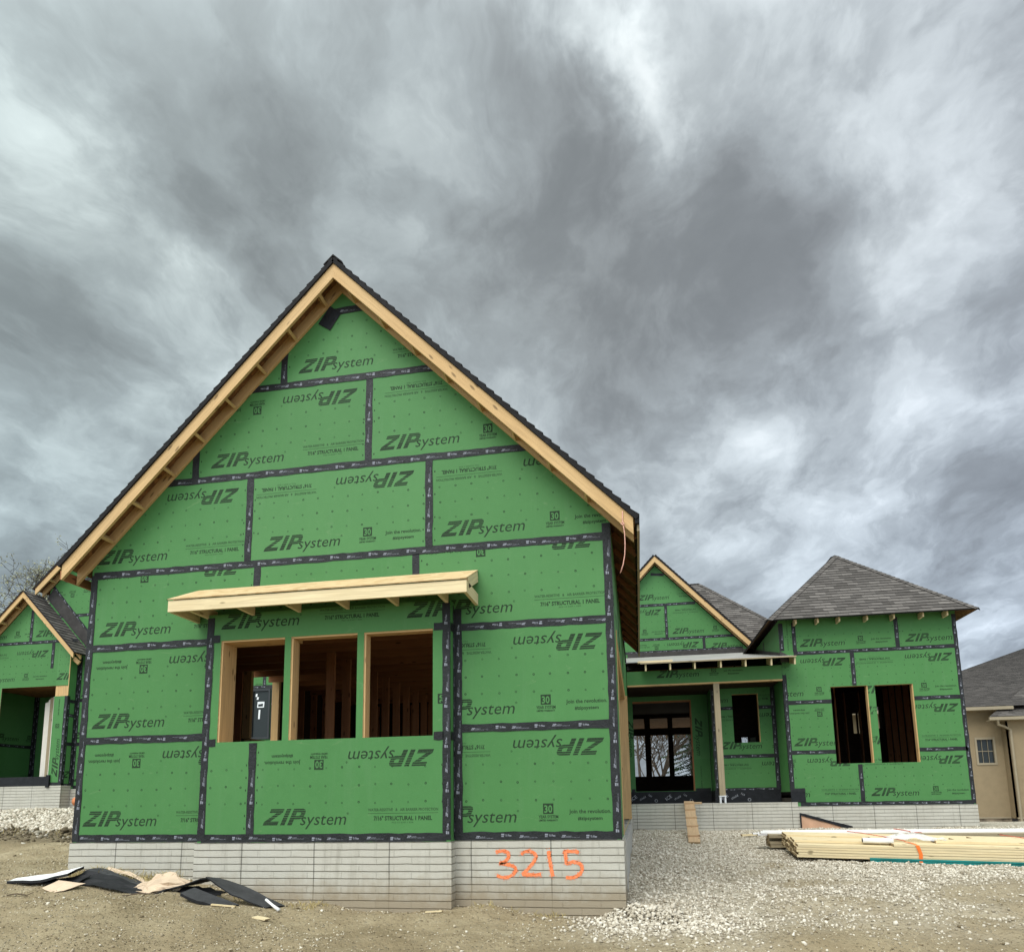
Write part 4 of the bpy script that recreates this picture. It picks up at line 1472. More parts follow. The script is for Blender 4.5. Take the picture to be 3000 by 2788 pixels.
# ---- rear gable above the porch
FG = FY(16.0)
GX, GZ = 4.45, 8.30
gg = lambda x: GZ - 1.06 * abs(x - GX)
outer = [(1.35, 4.9), (7.55, 4.9), (7.55, gg(7.55)), (GX, GZ), (1.35, gg(1.35))]
PG = [(1.35, 5.25, 3.5, 5.69), (3.5, 5.25, 5.963, 5.69), (5.963, 5.25, 7.6, 5.69), (2.3, 5.69, 4.753, 6.89), (4.753, 5.69, 7.2, 6.89), (3.6, 6.89, 6, 8.0)]
wall_g = wall(FG, outer, (), PG, [(1, 5.803, 'ud', 'a'), (2, 6.163, 'up', 'b', -.14), (3, 4.602, 'ud', 'a'), (3, 2.6, 'up', 'a'), (4, 4.938, 'up', 'a'), (4, 7.14, 'ud', 'b'), (5, 3.832, 'up', 'b', .04)], parent=house)
tape([(FG, 1.6, 5.25, 7.2, 5.25), (FG, 2.0, 5.69, 6.95, 5.69), (FG, 3.1, 6.89, 5.75, 6.89), (FG, 4.753, 5.73, 4.753, 6.85), (FG, 5.963, 5.29, 5.963, 5.65), (FG, 4.3, 8.0, 4.75, 7.95)], wall_g)
rake(GX, 15.7, 16.0, GZ + .24, 3.25, 1.06, house, start=.4)
sh = MB(*M('shingles', 'shingle_edge'))
dk = MB(*M('osb_dark', 'shingle_edge'))
zr, hf = GZ + .25, 3.3
roof_tri(None, (GX - hf, 22, zr - 1.06 * hf), (GX - hf, 15.68, zr - 1.06 * hf), [(GX, 15.68, zr), (GX, 22, zr)], sh, dk, .05)
roof_tri(None, (GX + hf, 15.68, zr - 1.06 * hf), (GX + hf, 22, zr - 1.06 * hf), [(GX, 22, zr), (GX, 15.68, zr)], sh, dk, .05)
# main hip roof behind
mz = lambda y: y - 11.28
roof_tri(None, (-12.5, 15.9, mz(15.9)), (10.38, 15.9, mz(15.9)), [(6.28, 20, mz(20)), (-8.5, 20, mz(20))], sh, dk)
roof_tri(None, (10.38, 24.1, mz(15.9)), (-12.5, 24.1, mz(15.9)), [(-8.5, 20, mz(20)), (6.28, 20, mz(20))], sh, dk)
roof_tri(None, (10.38, 15.9, mz(15.9)), (10.38, 24.1, mz(15.9)), [(6.28, 20, mz(20))], sh, dk)
gdeck = dk.build('roof_deck', house)
sh.build('shingles', gdeck)
hipcap((10.38, 15.9, mz(15.9)), (6.28, 20, mz(20)), gdeck)
hipcap((6.28, 20, mz(20)), (-3, 20, mz(20)), gdeck)

# ---- inside the main house: floor, great room, rear wall with tall windows
mb = MB(*M('floor_dark', 'osb_shaded', 'stud_lumber'))
mb.box(-13.0, 12.25, .36, TR_ - .03, 20.0, .50, 0)
mb.box(TL + .02, TY + .16, .16, TR_ - .03, 12.24, .30, 0)
mb.build('floor_slab', house)
mb = MB(*M('osb_shaded', 'stud_lumber'))
mb.box(3.20, 12.25, .5, 3.26, 20, 4.0, 0)
mb.box(7.18, 11.3, .5, 7.19, 14.0, 3.6, 0)
mb.box(3.26, 13.2, 3.55, 11.2, 19.9, 3.60, 0)
prism(mb, FY(13.6), [(5.62, .5), (7.15, .5), (7.15, 3.55), (5.62, 3.55)], [(6.64, 1.90, 6.82, 2.07), (6.88, 1.90, 7.05, 2.07)], -.06, 0, 0, 0, 0)
prism(mb, FY(15.6), [(TL + .02, .3), (TR_ - .03, .3), (TR_ - .03, 4.6), (TL + .02, 4.6)], [(10.32, 2.24, 10.43, 2.87), (10.48, 2.24, 10.59, 2.87), (11.05, 2.38, 11.17, 3.06)], -.06, 0, 0, 0, 0)
mb.box(TL + .02, TY + .16, 4.45, TR_ - .03, 15.6, 4.50, 0)
mb.build('partition', house)
for k in range(9):
    x = TL + .3 + k * .43
    mb = MB(*M('stud_lumber', 'end_grain'))
    mb.box(x - .019, 15.45, .3, x + .019, 15.59, 4.4)
    mb.build('stud', house)
for k in range(9):
    y = 10.6 + k * .55
    mb = MB(*M('stud_lumber', 'end_grain'))
    mb.box(TR_ - .155, y - .019, .3, TR_ - .014, y + .019, 4.4)
    mb.build('stud', house)
for x in (8.62, 9.05, 8.85):
    mb = MB(*M('stud_lumber', 'end_grain'))
    mb.box(x - .019, 12.6, .3, x + .019, 12.74, 4.4)
    mb.build('stud', house)
FRW = FY(20.0)
hr = [(3.46, 1.157, 3.90, 2.745), (4.12, 1.157, 4.79, 2.745), (4.98, 1.157, 5.69, 2.745), (3.46, 3.02, 3.90, 3.40), (4.12, 3.02, 4.79, 3.40), (4.98, 3.02, 5.69, 3.40)]
mb = MB(*M('osb_shaded', 'stud_lumber'))
prism(mb, FRW, [(-13, .1), (11.2, .1), (11.2, 4.7), (-13, 4.7)], hr + [(8.60, 2.0, 9.25, 3.0), (9.95, 2.2, 10.35, 3.2), (7.45, 2.28, 8.1, 2.66), (.9, 1.0, 1.6, 2.4)], -.14, 0, 0, 0, 1)
mb.build('rear_wall', house)
mb = MB(*M('osb_shaded', 'new_lumber', 'osb_dark'))
mb.box(2.5, 20.2, 3.48, 7.2, 26, 3.53, 2)
mb.build('rear_porch_ceiling', house)
for k in range(7):
    mb = MB(*M('new_lumber', 'end_grain'))
    x = 3.3 + k * .42
    mb.box(x - .02, 25.9, 3.1, x + .02, 26.0, 3.47)
    mb.build('stud', house)

# ================================================================== left-hand side: rear wall, small gabled porch
SY = 9.35
FS = FY(SY)
SX, SZ, SS = -10.2, 9.62, .97
sg = lambda x: SZ - SS * abs(x - SX)
outer = [(-12.06, .85), (L, .85), (L, sg(L)), (SX, SZ), (-13.25, sg(-13.25)), (-13.25, 4.5), (-12.06, 4.5)]
hull_s = [(-13.25, .85), (L, .85), (L, sg(L)), (SX, SZ), (-13.25, sg(-13.25))]
hb = (-6.64, 2.07, -6.09, 3.44)
PS = [(-12.055, 3.3, -11.2, 4.52), (-13.3, 4.52, -11.2, 5.66), (-13.3, 5.66, -11.2, 7.0), (-12.055, 2.1, -11.2, 3.3), (-12.055, .9, -11.2, 2.1), (-8.7, 2.1, -5, 3.3), (-8.7, 3.3, -6.29, 4.5), (-6.29, 3.3, -3.6, 4.5)]
wall_s2 = wall(FS, outer, [hb], PS, [(2, -11.08, 'ud', 'a', -.22), (4, -12.0, 'up', 'a'), (0, -11.95, 'up', 'a'), (3, -12.1, 'up', 'b'), (6, -8.2, 'up', 'a')], parent=house, convex=hull_s)
tape([(FS, -12.02, .92, -12.02, 4.6), (FS, -13.1, 5.86, -11, 5.86), (FS, -12.0, 3.35, -11, 3.35), (FS, -12.0, 2.10, -11, 2.10), (FS, -12.75, 6.93, -11.5, 6.93), (FS, -12.0, .90, -11, .90),
      (FS, -6.29, 3.5, -6.29, 4.6), (FS, -8.5, 3.3, -6.7, 3.3), (FS, -6.70, 2.05, -6.70, 3.5), (FS, -6.03, 2.05, -6.03, 3.5), (FS, -6.72, 3.49, -6.0, 3.49),
      (FS, -13.32, 6.46, -11.88, 4.93, .07), (FS, -13.14, 6.77, -11.86, 5.33, .07)], wall_s2)
mb = MB(*M('grey_underlay'))
mb.face([FS.at(*q, .008) for q in ((-13.32, 6.42), (-11.88, 4.90), (-11.86, 5.30), (-13.14, 6.74))])
mb.build('roof_flashing', wall_s2)
mb = MB(*M('window_black', 'glass', 'sticker'))
x0, z0, x1, z1 = hb
for a in ((x0, z0, x0 + .05, z1), (x1 - .05, z0, x1, z1), (x0 + .05, z0, x1 - .05, z0 + .06), (x0 + .05, z1 - .06, x1 - .05, z1)):
    mb.box(a[0], SY - .03, a[1], a[2], SY + .05, a[3], 0)
wnd = mb.build('window', wall_s2)
mb = MB(*M('glass'))
mb.face([FS.at(x0 + .04, z0 + .05, -.01), FS.at(x1 - .04, z0 + .05, -.01), FS.at(x1 - .04, z1 - .05, -.01), FS.at(x0 + .04, z1 - .05, -.01)])
mb.build('pane', wnd)
mb = MB(*M('sticker', 'glass'))
for (a, b, c, d) in ((.10, 1.16, .15, 1.24), (.14, 1.08, .19, 1.15), (.16, .86, .36, 1.02), (.20, .55, .25, .80)):
    mb.face([FS.at(x0 + a, z0 + b, -.004), FS.at(x0 + c, z0 + b, -.004), FS.at(x0 + c + .01, z0 + d, -.004), FS.at(x0 + a + .01, z0 + d, -.004)], 0)
mb.face([FS.at(x0 + .19, z0 + .89, -.003), FS.at(x0 + .33, z0 + .89, -.003), FS.at(x0 + .33, z0 + .97, -.003), FS.at(x0 + .19, z0 + .95, -.003)], 1)
mb.build('sticker', wnd)
rake(SX, 9.05, SY, SZ + .22, 3.28, SS, house, sides=(-1,), start=.45)
sh = MB(*M('shingles', 'shingle_edge'))
dk = MB(*M('osb_dark', 'shingle_edge'))
zr, hf = SZ + .235, 3.34
roof_tri(None, (SX - hf, 20, zr - SS * hf), (SX - hf, 9.03, zr - SS * hf), [(SX, 9.03, zr), (SX, 20, zr)], sh, dk, .05)
roof_tri(None, (SX + 5.3, 9.03, zr - SS * 5.3), (SX + 5.3, 20, zr - SS * 5.3), [(SX, 20, zr), (SX, 9.03, zr)], sh, dk, .05)
sdeck = dk.build('roof_deck', house)
sh.build('shingles', sdeck)

# small porch gable
QY = 9.0
FQ = FY(QY)
QX0, QX1, QX, QZ = -14.98, -12.06, -13.52, 6.27
qg = lambda x: QZ - 1.03 * abs(x - QX)
hq = (-14.25, .98, -12.49, 3.74)
outer = [(QX0, .95), (-14.25, .95), (-14.25, 3.74), (QX1 - .0, 3.74), (QX1, qg(QX1)), (QX, QZ), (QX0, qg(QX0))]
PQ = [(QX0, 3.75, -12.47, 5.03), (-12.47, 3.75, QX1, 5.03), (QX0, 5.03, -13.43, 6.3), (-13.43, 5.03, QX1, 6.3)]
wall_q1 = wall(FQ, outer, (), [(QX0, 3.75, QX1, 5.03)] + PQ, [(0, -12.8, 'ud', 'b', -.09), (0, -14.9, 'up', 'a', .02), (0, -12.478, 'up', '', .0), (4, -13.275, 'up', 'b'), (3, -15.3, 'up', 'a')], parent=house,
               convex=[(QX0, .95), (QX1, .95), (QX1, qg(QX1)), (QX, QZ), (QX0, qg(QX0))], tones=PQ)
strip = wall(FQ, [(-12.49, .98), (QX1, .98), (QX1, 3.44), (-12.49, 3.44)], (), [], [], [((-12.49, .98, QX1, 3.44), -12.20, 1.18, 1, [('ink', LOGO), ('ink', shift(M30, 1.36, .06)), ('green_sheathing', shift(N30, 1.36, .06)), ('ink', shift(JOIN, 1.72, .10))])], parent=house, dots=False)
tape([(FQ, QX0 + .05, 5.03, QX1 + .2, 5.03), (FQ, -13.43, 5.07, -13.43, 6.0), (FQ, -12.65, 4.25, -12.65, 5.0), (FQ, QX1 - .045, .98, QX1 - .045, 3.44), (FQ, -12.45, .99, QX1, .99)], wall_q1)
mb = MB(*M('new_lumber', 'end_grain'))
for i in range(4):
    mb.box(-12.48 + i * .105, QY + .013, .98, -12.48 + i * .105 + .10, QY + .15, 3.735)
mb.build('door_jamb', wall_q1)
mb = MB(*M('new_lumber', 'end_grain'))
mb.box(QX1 - .012, QY - .004, 3.45, QX1 + .004, QY + .012, 4.60)
mb.build('corner_board', wall_q1)
FQs = FXp(QX1)
wall_q2 = wall(FQs, [(QY, .90), (SY, .90), (SY, 4.60), (QY, 4.60)], (), [(QY, 1, SY, 2.2)], [(0, QY + .02, 'up', '')], parent=house, dots=False)
tape([(FQs, QY + .045, .95, QY + .045, 3.44), (FQs, SY - .045, .95, SY - .045, 4.4), (FQs, QY, 3.30, SY, 3.30), (FQs, QY, 2.9, SY, 2.9), (FQs, QY, 2.10, SY, 2.10), (FQs, QY, .95, SY, .95)], wall_q2)
rake(QX, 8.70, QY, QZ + .20, 1.80, 1.03, house, start=.5, depth=.12)
sh = MB(*M('shingles', 'shingle_edge'))
dk = MB(*M('osb_dark', 'shingle_edge'))
zr, hf = QZ + .205, 1.845
roof_tri(None, (QX - hf, SY, zr - 1.03 * hf), (QX - hf, 8.68, zr - 1.03 * hf), [(QX, 8.68, zr), (QX, SY, zr)], sh, dk, .03)
roof_tri(None, (QX + hf, 8.68, zr - 1.03 * hf), (QX + hf, SY, zr - 1.03 * hf), [(QX, SY, zr), (QX, 8.68, zr)], sh, dk, .03)
qdeck = dk.build('roof_deck', house)
sh.build('shingles', qdeck)
mb = MB(*M('new_lumber', 'black_membrane'))
mb.beam((QX1 + .02, QY + .1, 4.52), (QX1 + .20, QY + .1, 4.38), .04, .12)
mb.build('rafter_tail', house)
fd = MB(*M('formed_concrete'))
fd.cbox(QX0 - .02, QY - .02, -.6, QX1 + .02, SY - .02, .945)
fd.cbox(QX1 + .02, SY - .04, -.6, L - .02, SY + .15, .849)
fd.build('foundation', house)
# inside of the small porch: dark sheathed wall and a pale door frame
FI = FXp(-15.0)
wall_i = wall(FI, [(9.02, .9), (11.0, .9), (11.0, 4.6), (9.02, 4.6)], (), [(9.0, 1.0, 11.0, 2.2), (9.0, 2.2, 11.0, 3.4)], [(1, 9.4, 'up', 'a'), (0, 9.3, 'up', 'b')], parent=house, dots=False)
tape([(FI, 9.1, 2.2, 10.95, 2.2), (FI, 10.95, 1.0, 10.95, 4.5)], wall_i)
wall_j = wall(FY(11.0), [(-15.0, .9), (-12.1, .9), (-12.1, 4.6), (-15.0, 4.6)], (), [], [], parent=house, dots=False)
tape([(FY(11.0), -14.95, 1.0, -14.95, 4.5)], wall_j)
mb = MB(*M('osb_dark', 'black_membrane', 'floor_dark'))
mb.box(-15.1, QY + .15, 3.78, QX1 - .02, 11.3, 3.83, 0)
mb.build('porch_ceiling', house)
mb = MB(*M('osb_dark', 'black_membrane', 'floor_dark'))
mb.box(-15.0, QY + .0, .85, QX1 - .5, 11.3, .94, 2)
mb.build('floor_slab', house)
mb = MB(*M('osb_dark', 'black_membrane', 'floor_dark'))
mb.box(QX0 - .01, QY - .026, .945, -12.42, QY - .005, 1.20, 1)
mb.build('rim_membrane', house)
mb = MB(*M('osb_dark', 'black_membrane', 'floor_dark'))
mb.box(-12.50, QY - .06, .90, -12.40, QY - .01, 1.24, 1)
mb.build('corner_membrane', house)

mb = MB(*M('door_white', 'weathered_lumber', 'new_lumber'))
for k, (xa, wd, zt, mi) in enumerate(((-13.36, .105, 3.36, 0), (-13.252, .05, 3.44, 0), (-13.20, .10, 3.50, 1), (-13.097, .05, 3.53, 0), (-13.044, .11, 3.58, 2))):
    mb.face([(xa, 9.62, 1.0), (xa + wd, 9.62, 1.0), (xa + wd, 9.62, zt + .03), (xa, 9.62, zt)], mi, [(1.0, xa), (1.0, xa + wd), (zt, xa + wd), (zt, xa)])
    mb.face([(xa + wd, 9.62, 1.0), (xa + wd, 9.75, 1.0), (xa + wd, 9.75, zt + .03), (xa + wd, 9.62, zt + .03)], mi)
    mb.face([(xa, 9.75, 1.0), (xa, 9.62, 1.0), (xa, 9.62, zt), (xa, 9.75, zt)], mi)
    mb.face([(xa, 9.62, zt), (xa + wd, 9.62, zt + .03), (xa + wd, 9.75, zt + .03), (xa, 9.75, zt)], mi)
mb.build('door_frame', house)

# ================================================================== THE GROUND
CP = np.array([
    (3.6, -8, -1.20), (-4, -8, -1.20), (10, -8, -1.25), (-12, -8, -1.0), (20, -8, -1.3),
    (-6, -2.5, -.66), (-3, -2.4, -.74), (-2.6, -1.3, -.60), (-1, -1.4, -.70), (0, -2.6, -.92), (2.4, -1.9, -1.0), (4.5, -1.9, -1.06), (6.9, -1.2, -1.02), (9, -1.5, -1.04),
    (-3.54, -.05, -.42), (-3.0, -.4, -.47), (-1.65, -.19, -.52), (-1.9, -1.0, -.57), (-.77, -.25, -.72), (0, -.25, -.76), (.67, -.25, -.82), (1.43, -.25, -.81), (1.77, -.1, -.80), (2.55, -.1, -.85), (3.12, -.1, -.90),
    (2.3, -.9, -.88), (3.0, -1.1, -.98), (.2, -1.2, -.88), (1.3, -1.1, -.90),
    (3.45, .0, -.80), (3.9, -.5, -.93), (3.8, .6, -.78), (4.6, .2, -.88), (5, 2, -.80), (6.1, 4, -.665), (9, 3.2, -.72), (5, 6, -.60), (6.2, 6.0, -.62), (5.2, 9.9, -.45), (3.6, 8, -.44), (3.55, 4, -.55), (3.6, 2, -.66),
    (7.4, 9.9, -.43), (11.2, 9.9, -.42), (9, 7, -.55), (13, 5, -.70), (15, 10, -.62), (18, 26, -1.05), (26, 26, -1.1), (13, 18, -.7), (30, 5, -1.0),
    (-5, 3, -.22), (-9, 4, -.15), (-3.7, 4, -.16), (-6, 6, .0), (-3.7, 8.5, .26), (-8, 9, .30), (-12, 8.7, .27), (-15, 8.8, .24), (-18, 5, -.05), (-14, 4, -.12), (-9, 1, -.36), (-5, 0.2, -.42), (-8, -1.5, -.62),
    (-25, 12, .2), (-32, 25, .1), (-20, 40, .2), (4, 24, .25), (5, 40, .3), (5, 70, .5), (30, 60, -.3), (-40, 70, .5), (-50, 0, -.2), (60, 40, -.8), (0, 12, -.2), (8, 14, -.2)])


def vnoise(x, y, seed=0):
    """lattice value noise, vectorised, about -1..1"""
    xi, yi = np.floor(x).astype(np.int64), np.floor(y).astype(np.int64)
    fx, fy = x - xi, y - yi
    fx, fy = fx * fx * (3 - 2 * fx), fy * fy * (3 - 2 * fy)

    def h(a, b):
        n = (a * 374761393 + b * 668265263 + seed * 974634777) & 0xFFFFFFFF
        n = ((n ^ (n >> 13)) * 1274126177) & 0xFFFFFFFF
        return ((n ^ (n >> 16)) & 0xFFFF) / 32767.5 - 1
    return (h(xi, yi) * (1 - fx) + h(xi + 1, yi) * fx) * (1 - fy) + (h(xi, yi + 1) * (1 - fx) + h(xi + 1, yi + 1) * fx) * fy


def ground_z(x, y, rough=True):
    x, y = np.asarray(x, float), np.asarray(y, float)
    sh_ = x.shape
    xf, yf = x.ravel(), y.ravel()
    num = np.zeros_like(xf)
    den = np.zeros_like(xf)
    for cx, cy, cz in CP:
        d2 = (xf - cx) ** 2 + (yf - cy) ** 2
        wgt = 1.0 / (d2 + 0.06) ** 1.6
        num += wgt * cz
        den += wgt
    z = num / den
    if rough:
        near = np.clip(1.3 - (np.hypot(xf - 2, yf - 1) / 40), 0.2, 1)
        z = z + near * (0.030 * vnoise(xf * 1.1, yf * 1.1, 1) + 0.022 * vnoise(xf * 2.6, yf * 3.3, 2) + 0.014 * vnoise(xf * 8, yf * 8, 3) + 0.008 * vnoise(xf * 19, yf * 19, 4))
        rut = np.zeros_like(xf)
        for yc in (-1.15, .45):
            rut += np.exp(-((yf - (yc + .10 * (xf - 6) + .06 * vnoise(xf * .7, yf * 0, 12))) / .15) ** 2) - .5 * np.exp(-((yf - (yc + .30 + .10 * (xf - 6))) / .12) ** 2)
        z = z - .035 * rut * np.clip((xf - 4.2) / 1.2, 0, 1) * np.clip((16 - xf) / 3, 0, 1)
        z = z + .030 * np.clip(-yf * 2 - .6, 0, 1) * np.clip(4.5 - xf, 0, 1) * vnoise(xf * 1.9, yf * 2.2, 17)
        bank = np.exp(-((yf - 4.0 - .5 * vnoise(xf * .5, yf * 0, 9)) / .7) ** 2) * (xf < -3.6)
        z = z + bank * (.05 + .06 * vnoise(xf * 2.7, yf * 2.7, 6))
    return z.reshape(sh_)


def sstep(a, b, x):
    t_ = np.clip((x - a) / (b - a), 0, 1)
    return t_ * t_ * (3 - 2 * t_)


def gravel_mask(x, y):
    """how much crushed stone lies at a place, 0..1"""
    x, y = np.asarray(x, float), np.asarray(y, float)
    nz = vnoise(x * .9, y * .9, 21) * .6 + vnoise(x * 2.3, y * 2.3, 22) * .4
    # right yard
    edge = y + .55 * (x - 3.4) * (x < 3.4) + .25 * nz
    m = sstep(-1.7, .1, edge + .0) * sstep(2.5, 3.4, x + .25 * nz - .5 * np.minimum(y + .3, 0))
    track = sstep(.2, .7, nz + .16 + .3 * sstep(5, 9, x) * sstep(4, 1, y)) * sstep(6.5, 3.5, y) * sstep(4.2, 5.4, x)
    m = m * (1 - .75 * track)
    m = m * (1 - .85 * sstep(-.1, -1.1, y - .10 * (x - 4)) * sstep(4.6, 5.4, x))
    m = m * (1 - .58 * sstep(2.2, .3, y + .55 * nz) * sstep(4.3, 5.4, x))
    # left yard
    ml = sstep(-3.2, -3.7, x) * sstep(3.9, 4.9, y + .35 * nz)
    return np.clip(np.maximum(m, ml), 0, 1)


def ground_mesh():
    xs = np.concatenate([np.linspace(-400, -60, 14)[:-1], np.linspace(-60, -17, 44)[:-1], np.arange(-17, 15, .085), np.linspace(15, 60, 60)[1:], np.linspace(60, 400, 14)[1:]])
    ys = np.concatenate([np.linspace(-40, -9, 16)[:-1], np.arange(-9, -3, .25), np.arange(-3, 10.2, .07), np.linspace(10.2, 40, 70)[1:], np.linspace(40, 900, 30)[1:]])
    X, Y = np.meshgrid(xs, ys)
    Z = ground_z(X, Y)
    nx, ny = len(xs), len(ys)
    co = np.stack([X, Y, Z], -1).reshape(-1, 3).astype(np.float32)
    i = np.arange(nx * ny).reshape(ny, nx)
    q = np.stack([i[:-1, :-1], i[:-1, 1:], i[1:, 1:], i[1:, :-1]], -1).reshape(-1, 4)
    me = bpy.data.meshes.new('ground')
    me.vertices.add(len(co))
    me.vertices.foreach_set('co', co.ravel())
    me.loops.add(q.size)
    me.loops.foreach_set('vertex_index', q.ravel().astype(np.int32))
    me.polygons.add(len(q))
    me.polygons.foreach_set('loop_start', np.arange(0, q.size, 4, dtype=np.int32))
    me.polygons.foreach_set('loop_total', np.full(len(q), 4, dtype=np.int32))
    me.polygons.foreach_set('use_smooth', np.ones(len(q), dtype=bool))
    g = gravel_mask(X, Y).reshape(-1).astype(np.float32)
    at = me.attributes.new('gravel', 'FLOAT', 'POINT')
    at.data.foreach_set('value', g)
    bk = (np.exp(-((Y - 3.7 - .35 * vnoise(X * .8, Y * 0, 9)) / .62) ** 2) * (X < -3.55)).reshape(-1).astype(np.float32)
    at = me.attributes.new('bank', 'FLOAT', 'POINT')
    at.data.foreach_set('value', bk)
    me.update()
    me.validate()
    o = bpy.data.objects.new('ground', me)
    COL.objects.link(o)
    o['kind'] = 'structure'
    return o


t, p = mat('soil', 0.95, 0.1)
co = objco(t)
n1 = t.noise(co, .55, 6, .65)
n2 = t.noise(co, 3.0, 7, .7)
n3 = t.noise(co, 22, 5, .7)
dirt = t.ramp(n1, [(.3, (.235, .182, .105)), (.55, (.345, .280, .172)), (.8, (.425, .36, .24))])
dirt = t.mix(t.ramp(n2, [(.42, 0.0), (.72, .75)]), dirt, (.215, .165, .092))
dirt = t.mix(t.ramp(n2, [(.26, .6), (.40, 0.0)]), dirt, (.39, .33, .225))
v = t.new('ShaderNodeTexVoronoi')
t.put(v.inputs['Vector'], co)
v.inputs['Scale'].default_value = 26
peb = t.ramp(v.outputs['Distance'], [(.12, 1.0), (.3, 0.0)])
pebm = t.math('MULTIPLY', peb, t.ramp(t.noise(co, 2.1, 4, .6), [(.42, 0.0), (.62, .8)]))
dirt = t.mix(pebm, dirt, (.42, .37, .28))
ga = t.new('ShaderNodeAttribute')
ga.attribute_name = 'gravel'
gcol = t.ramp(v.outputs['Color'], [(.1, (.30, .26, .19)), (.5, (.42, .375, .285)), (.9, (.52, .475, .38))])
gb = t.new('ShaderNodeAttribute')
gb.attribute_name = 'bank'
dirt = t.mix(gb.outputs['Fac'], dirt, t.mix(t.ramp(n2, [(.4, 0.0), (.6, 1.0)]), (.10, .078, .048), (.20, .165, .105)))
straw = t.ramp(t.noise(t.mapping(co, (26, 5, 5), (0, 0, .5)), 1.0, 4, .7, 1.5), [(.60, 0.0), (.68, .65)])
straw = t.math('MULTIPLY', straw, t.ramp(t.noise(co, 1.1, 3, .6), [(.42, 0.0), (.6, 1.0)]))
dirt = t.mix(straw, dirt, (.50, .43, .27))
spots = t.ramp(t.noise(t.mapping(co, (7, 12, 7)), 1.0, 5, .75), [(.60, 0.0), (.70, .7)])
dirt = t.mix(spots, dirt, (.15, .115, .065))
c = t.mix(ga.outputs['Fac'], dirt, gcol)
t.put(p.inputs['Base Color'], c)
hh = t.math('ADD', t.math('MULTIPLY', n3, .6), t.math('ADD', t.math('MULTIPLY', n2, .8), t.math('MULTIPLY', peb, .35)))
t.put(p.inputs['Normal'], t.bump(hh, 1.0, .05))
gr_o = ground_mesh()
gr_o.data.materials.append(MATS['soil'])

t, p = mat('stone', 0.9, 0.15)
oi = t.new('ShaderNodeAttribute')
oi.attribute_name = 'tone'
t.put(p.inputs['Base Color'], t.ramp(oi.outputs['Fac'], [(0, (.25, .21, .15)), (.3, (.40, .35, .265)), (.65, (.53, .475, .375)), (1, (.68, .63, .525))]))
t, p = mat('clod', 0.95, 0.1)
oi = t.new('ShaderNodeAttribute')
oi.attribute_name = 'tone'
t.put(p.inputs['Base Color'], t.ramp(oi.outputs['Fac'], [(0, (.13, .10, .058)), (.4, (.28, .225, .14)), (.75, (.45, .385, .27)), (1, (.68, .63, .51))]))


t, p = mat('dark_clod', 0.95, 0.1)
oi = t.new('ShaderNodeAttribute')
oi.attribute_name = 'tone'
t.put(p.inputs['Base Color'], t.ramp(oi.outputs['Fac'], [(0, (.075, .058, .036)), (.7, (.165, .132, .082)), (.9, (.30, .265, .20)), (1, (.48, .44, .36))]))


def ico():
    g = (1 + 5 ** .5) / 2
    v_ = np.array([(-1, g, 0), (1, g, 0), (-1, -g, 0), (1, -g, 0), (0, -1, g), (0, 1, g), (0, -1, -g), (0, 1, -g), (g, 0, -1), (g, 0, 1), (-g, 0, -1), (-g, 0, 1)], float)
    v_ /= np.linalg.norm(v_[0])
    f_ = np.array([(0, 11, 5), (0, 5, 1), (0, 1, 7), (0, 7, 10), (0, 10, 11), (1, 5, 9), (5, 11, 4), (11, 10, 2), (10, 7, 6), (7, 1, 8),
                   (3, 9, 4), (3, 4, 2), (3, 2, 6), (3, 6, 8), (3, 8, 9), (4, 9, 5), (2, 4, 11), (6, 2, 10), (8, 6, 7), (9, 8, 1)])
    return v_, f_


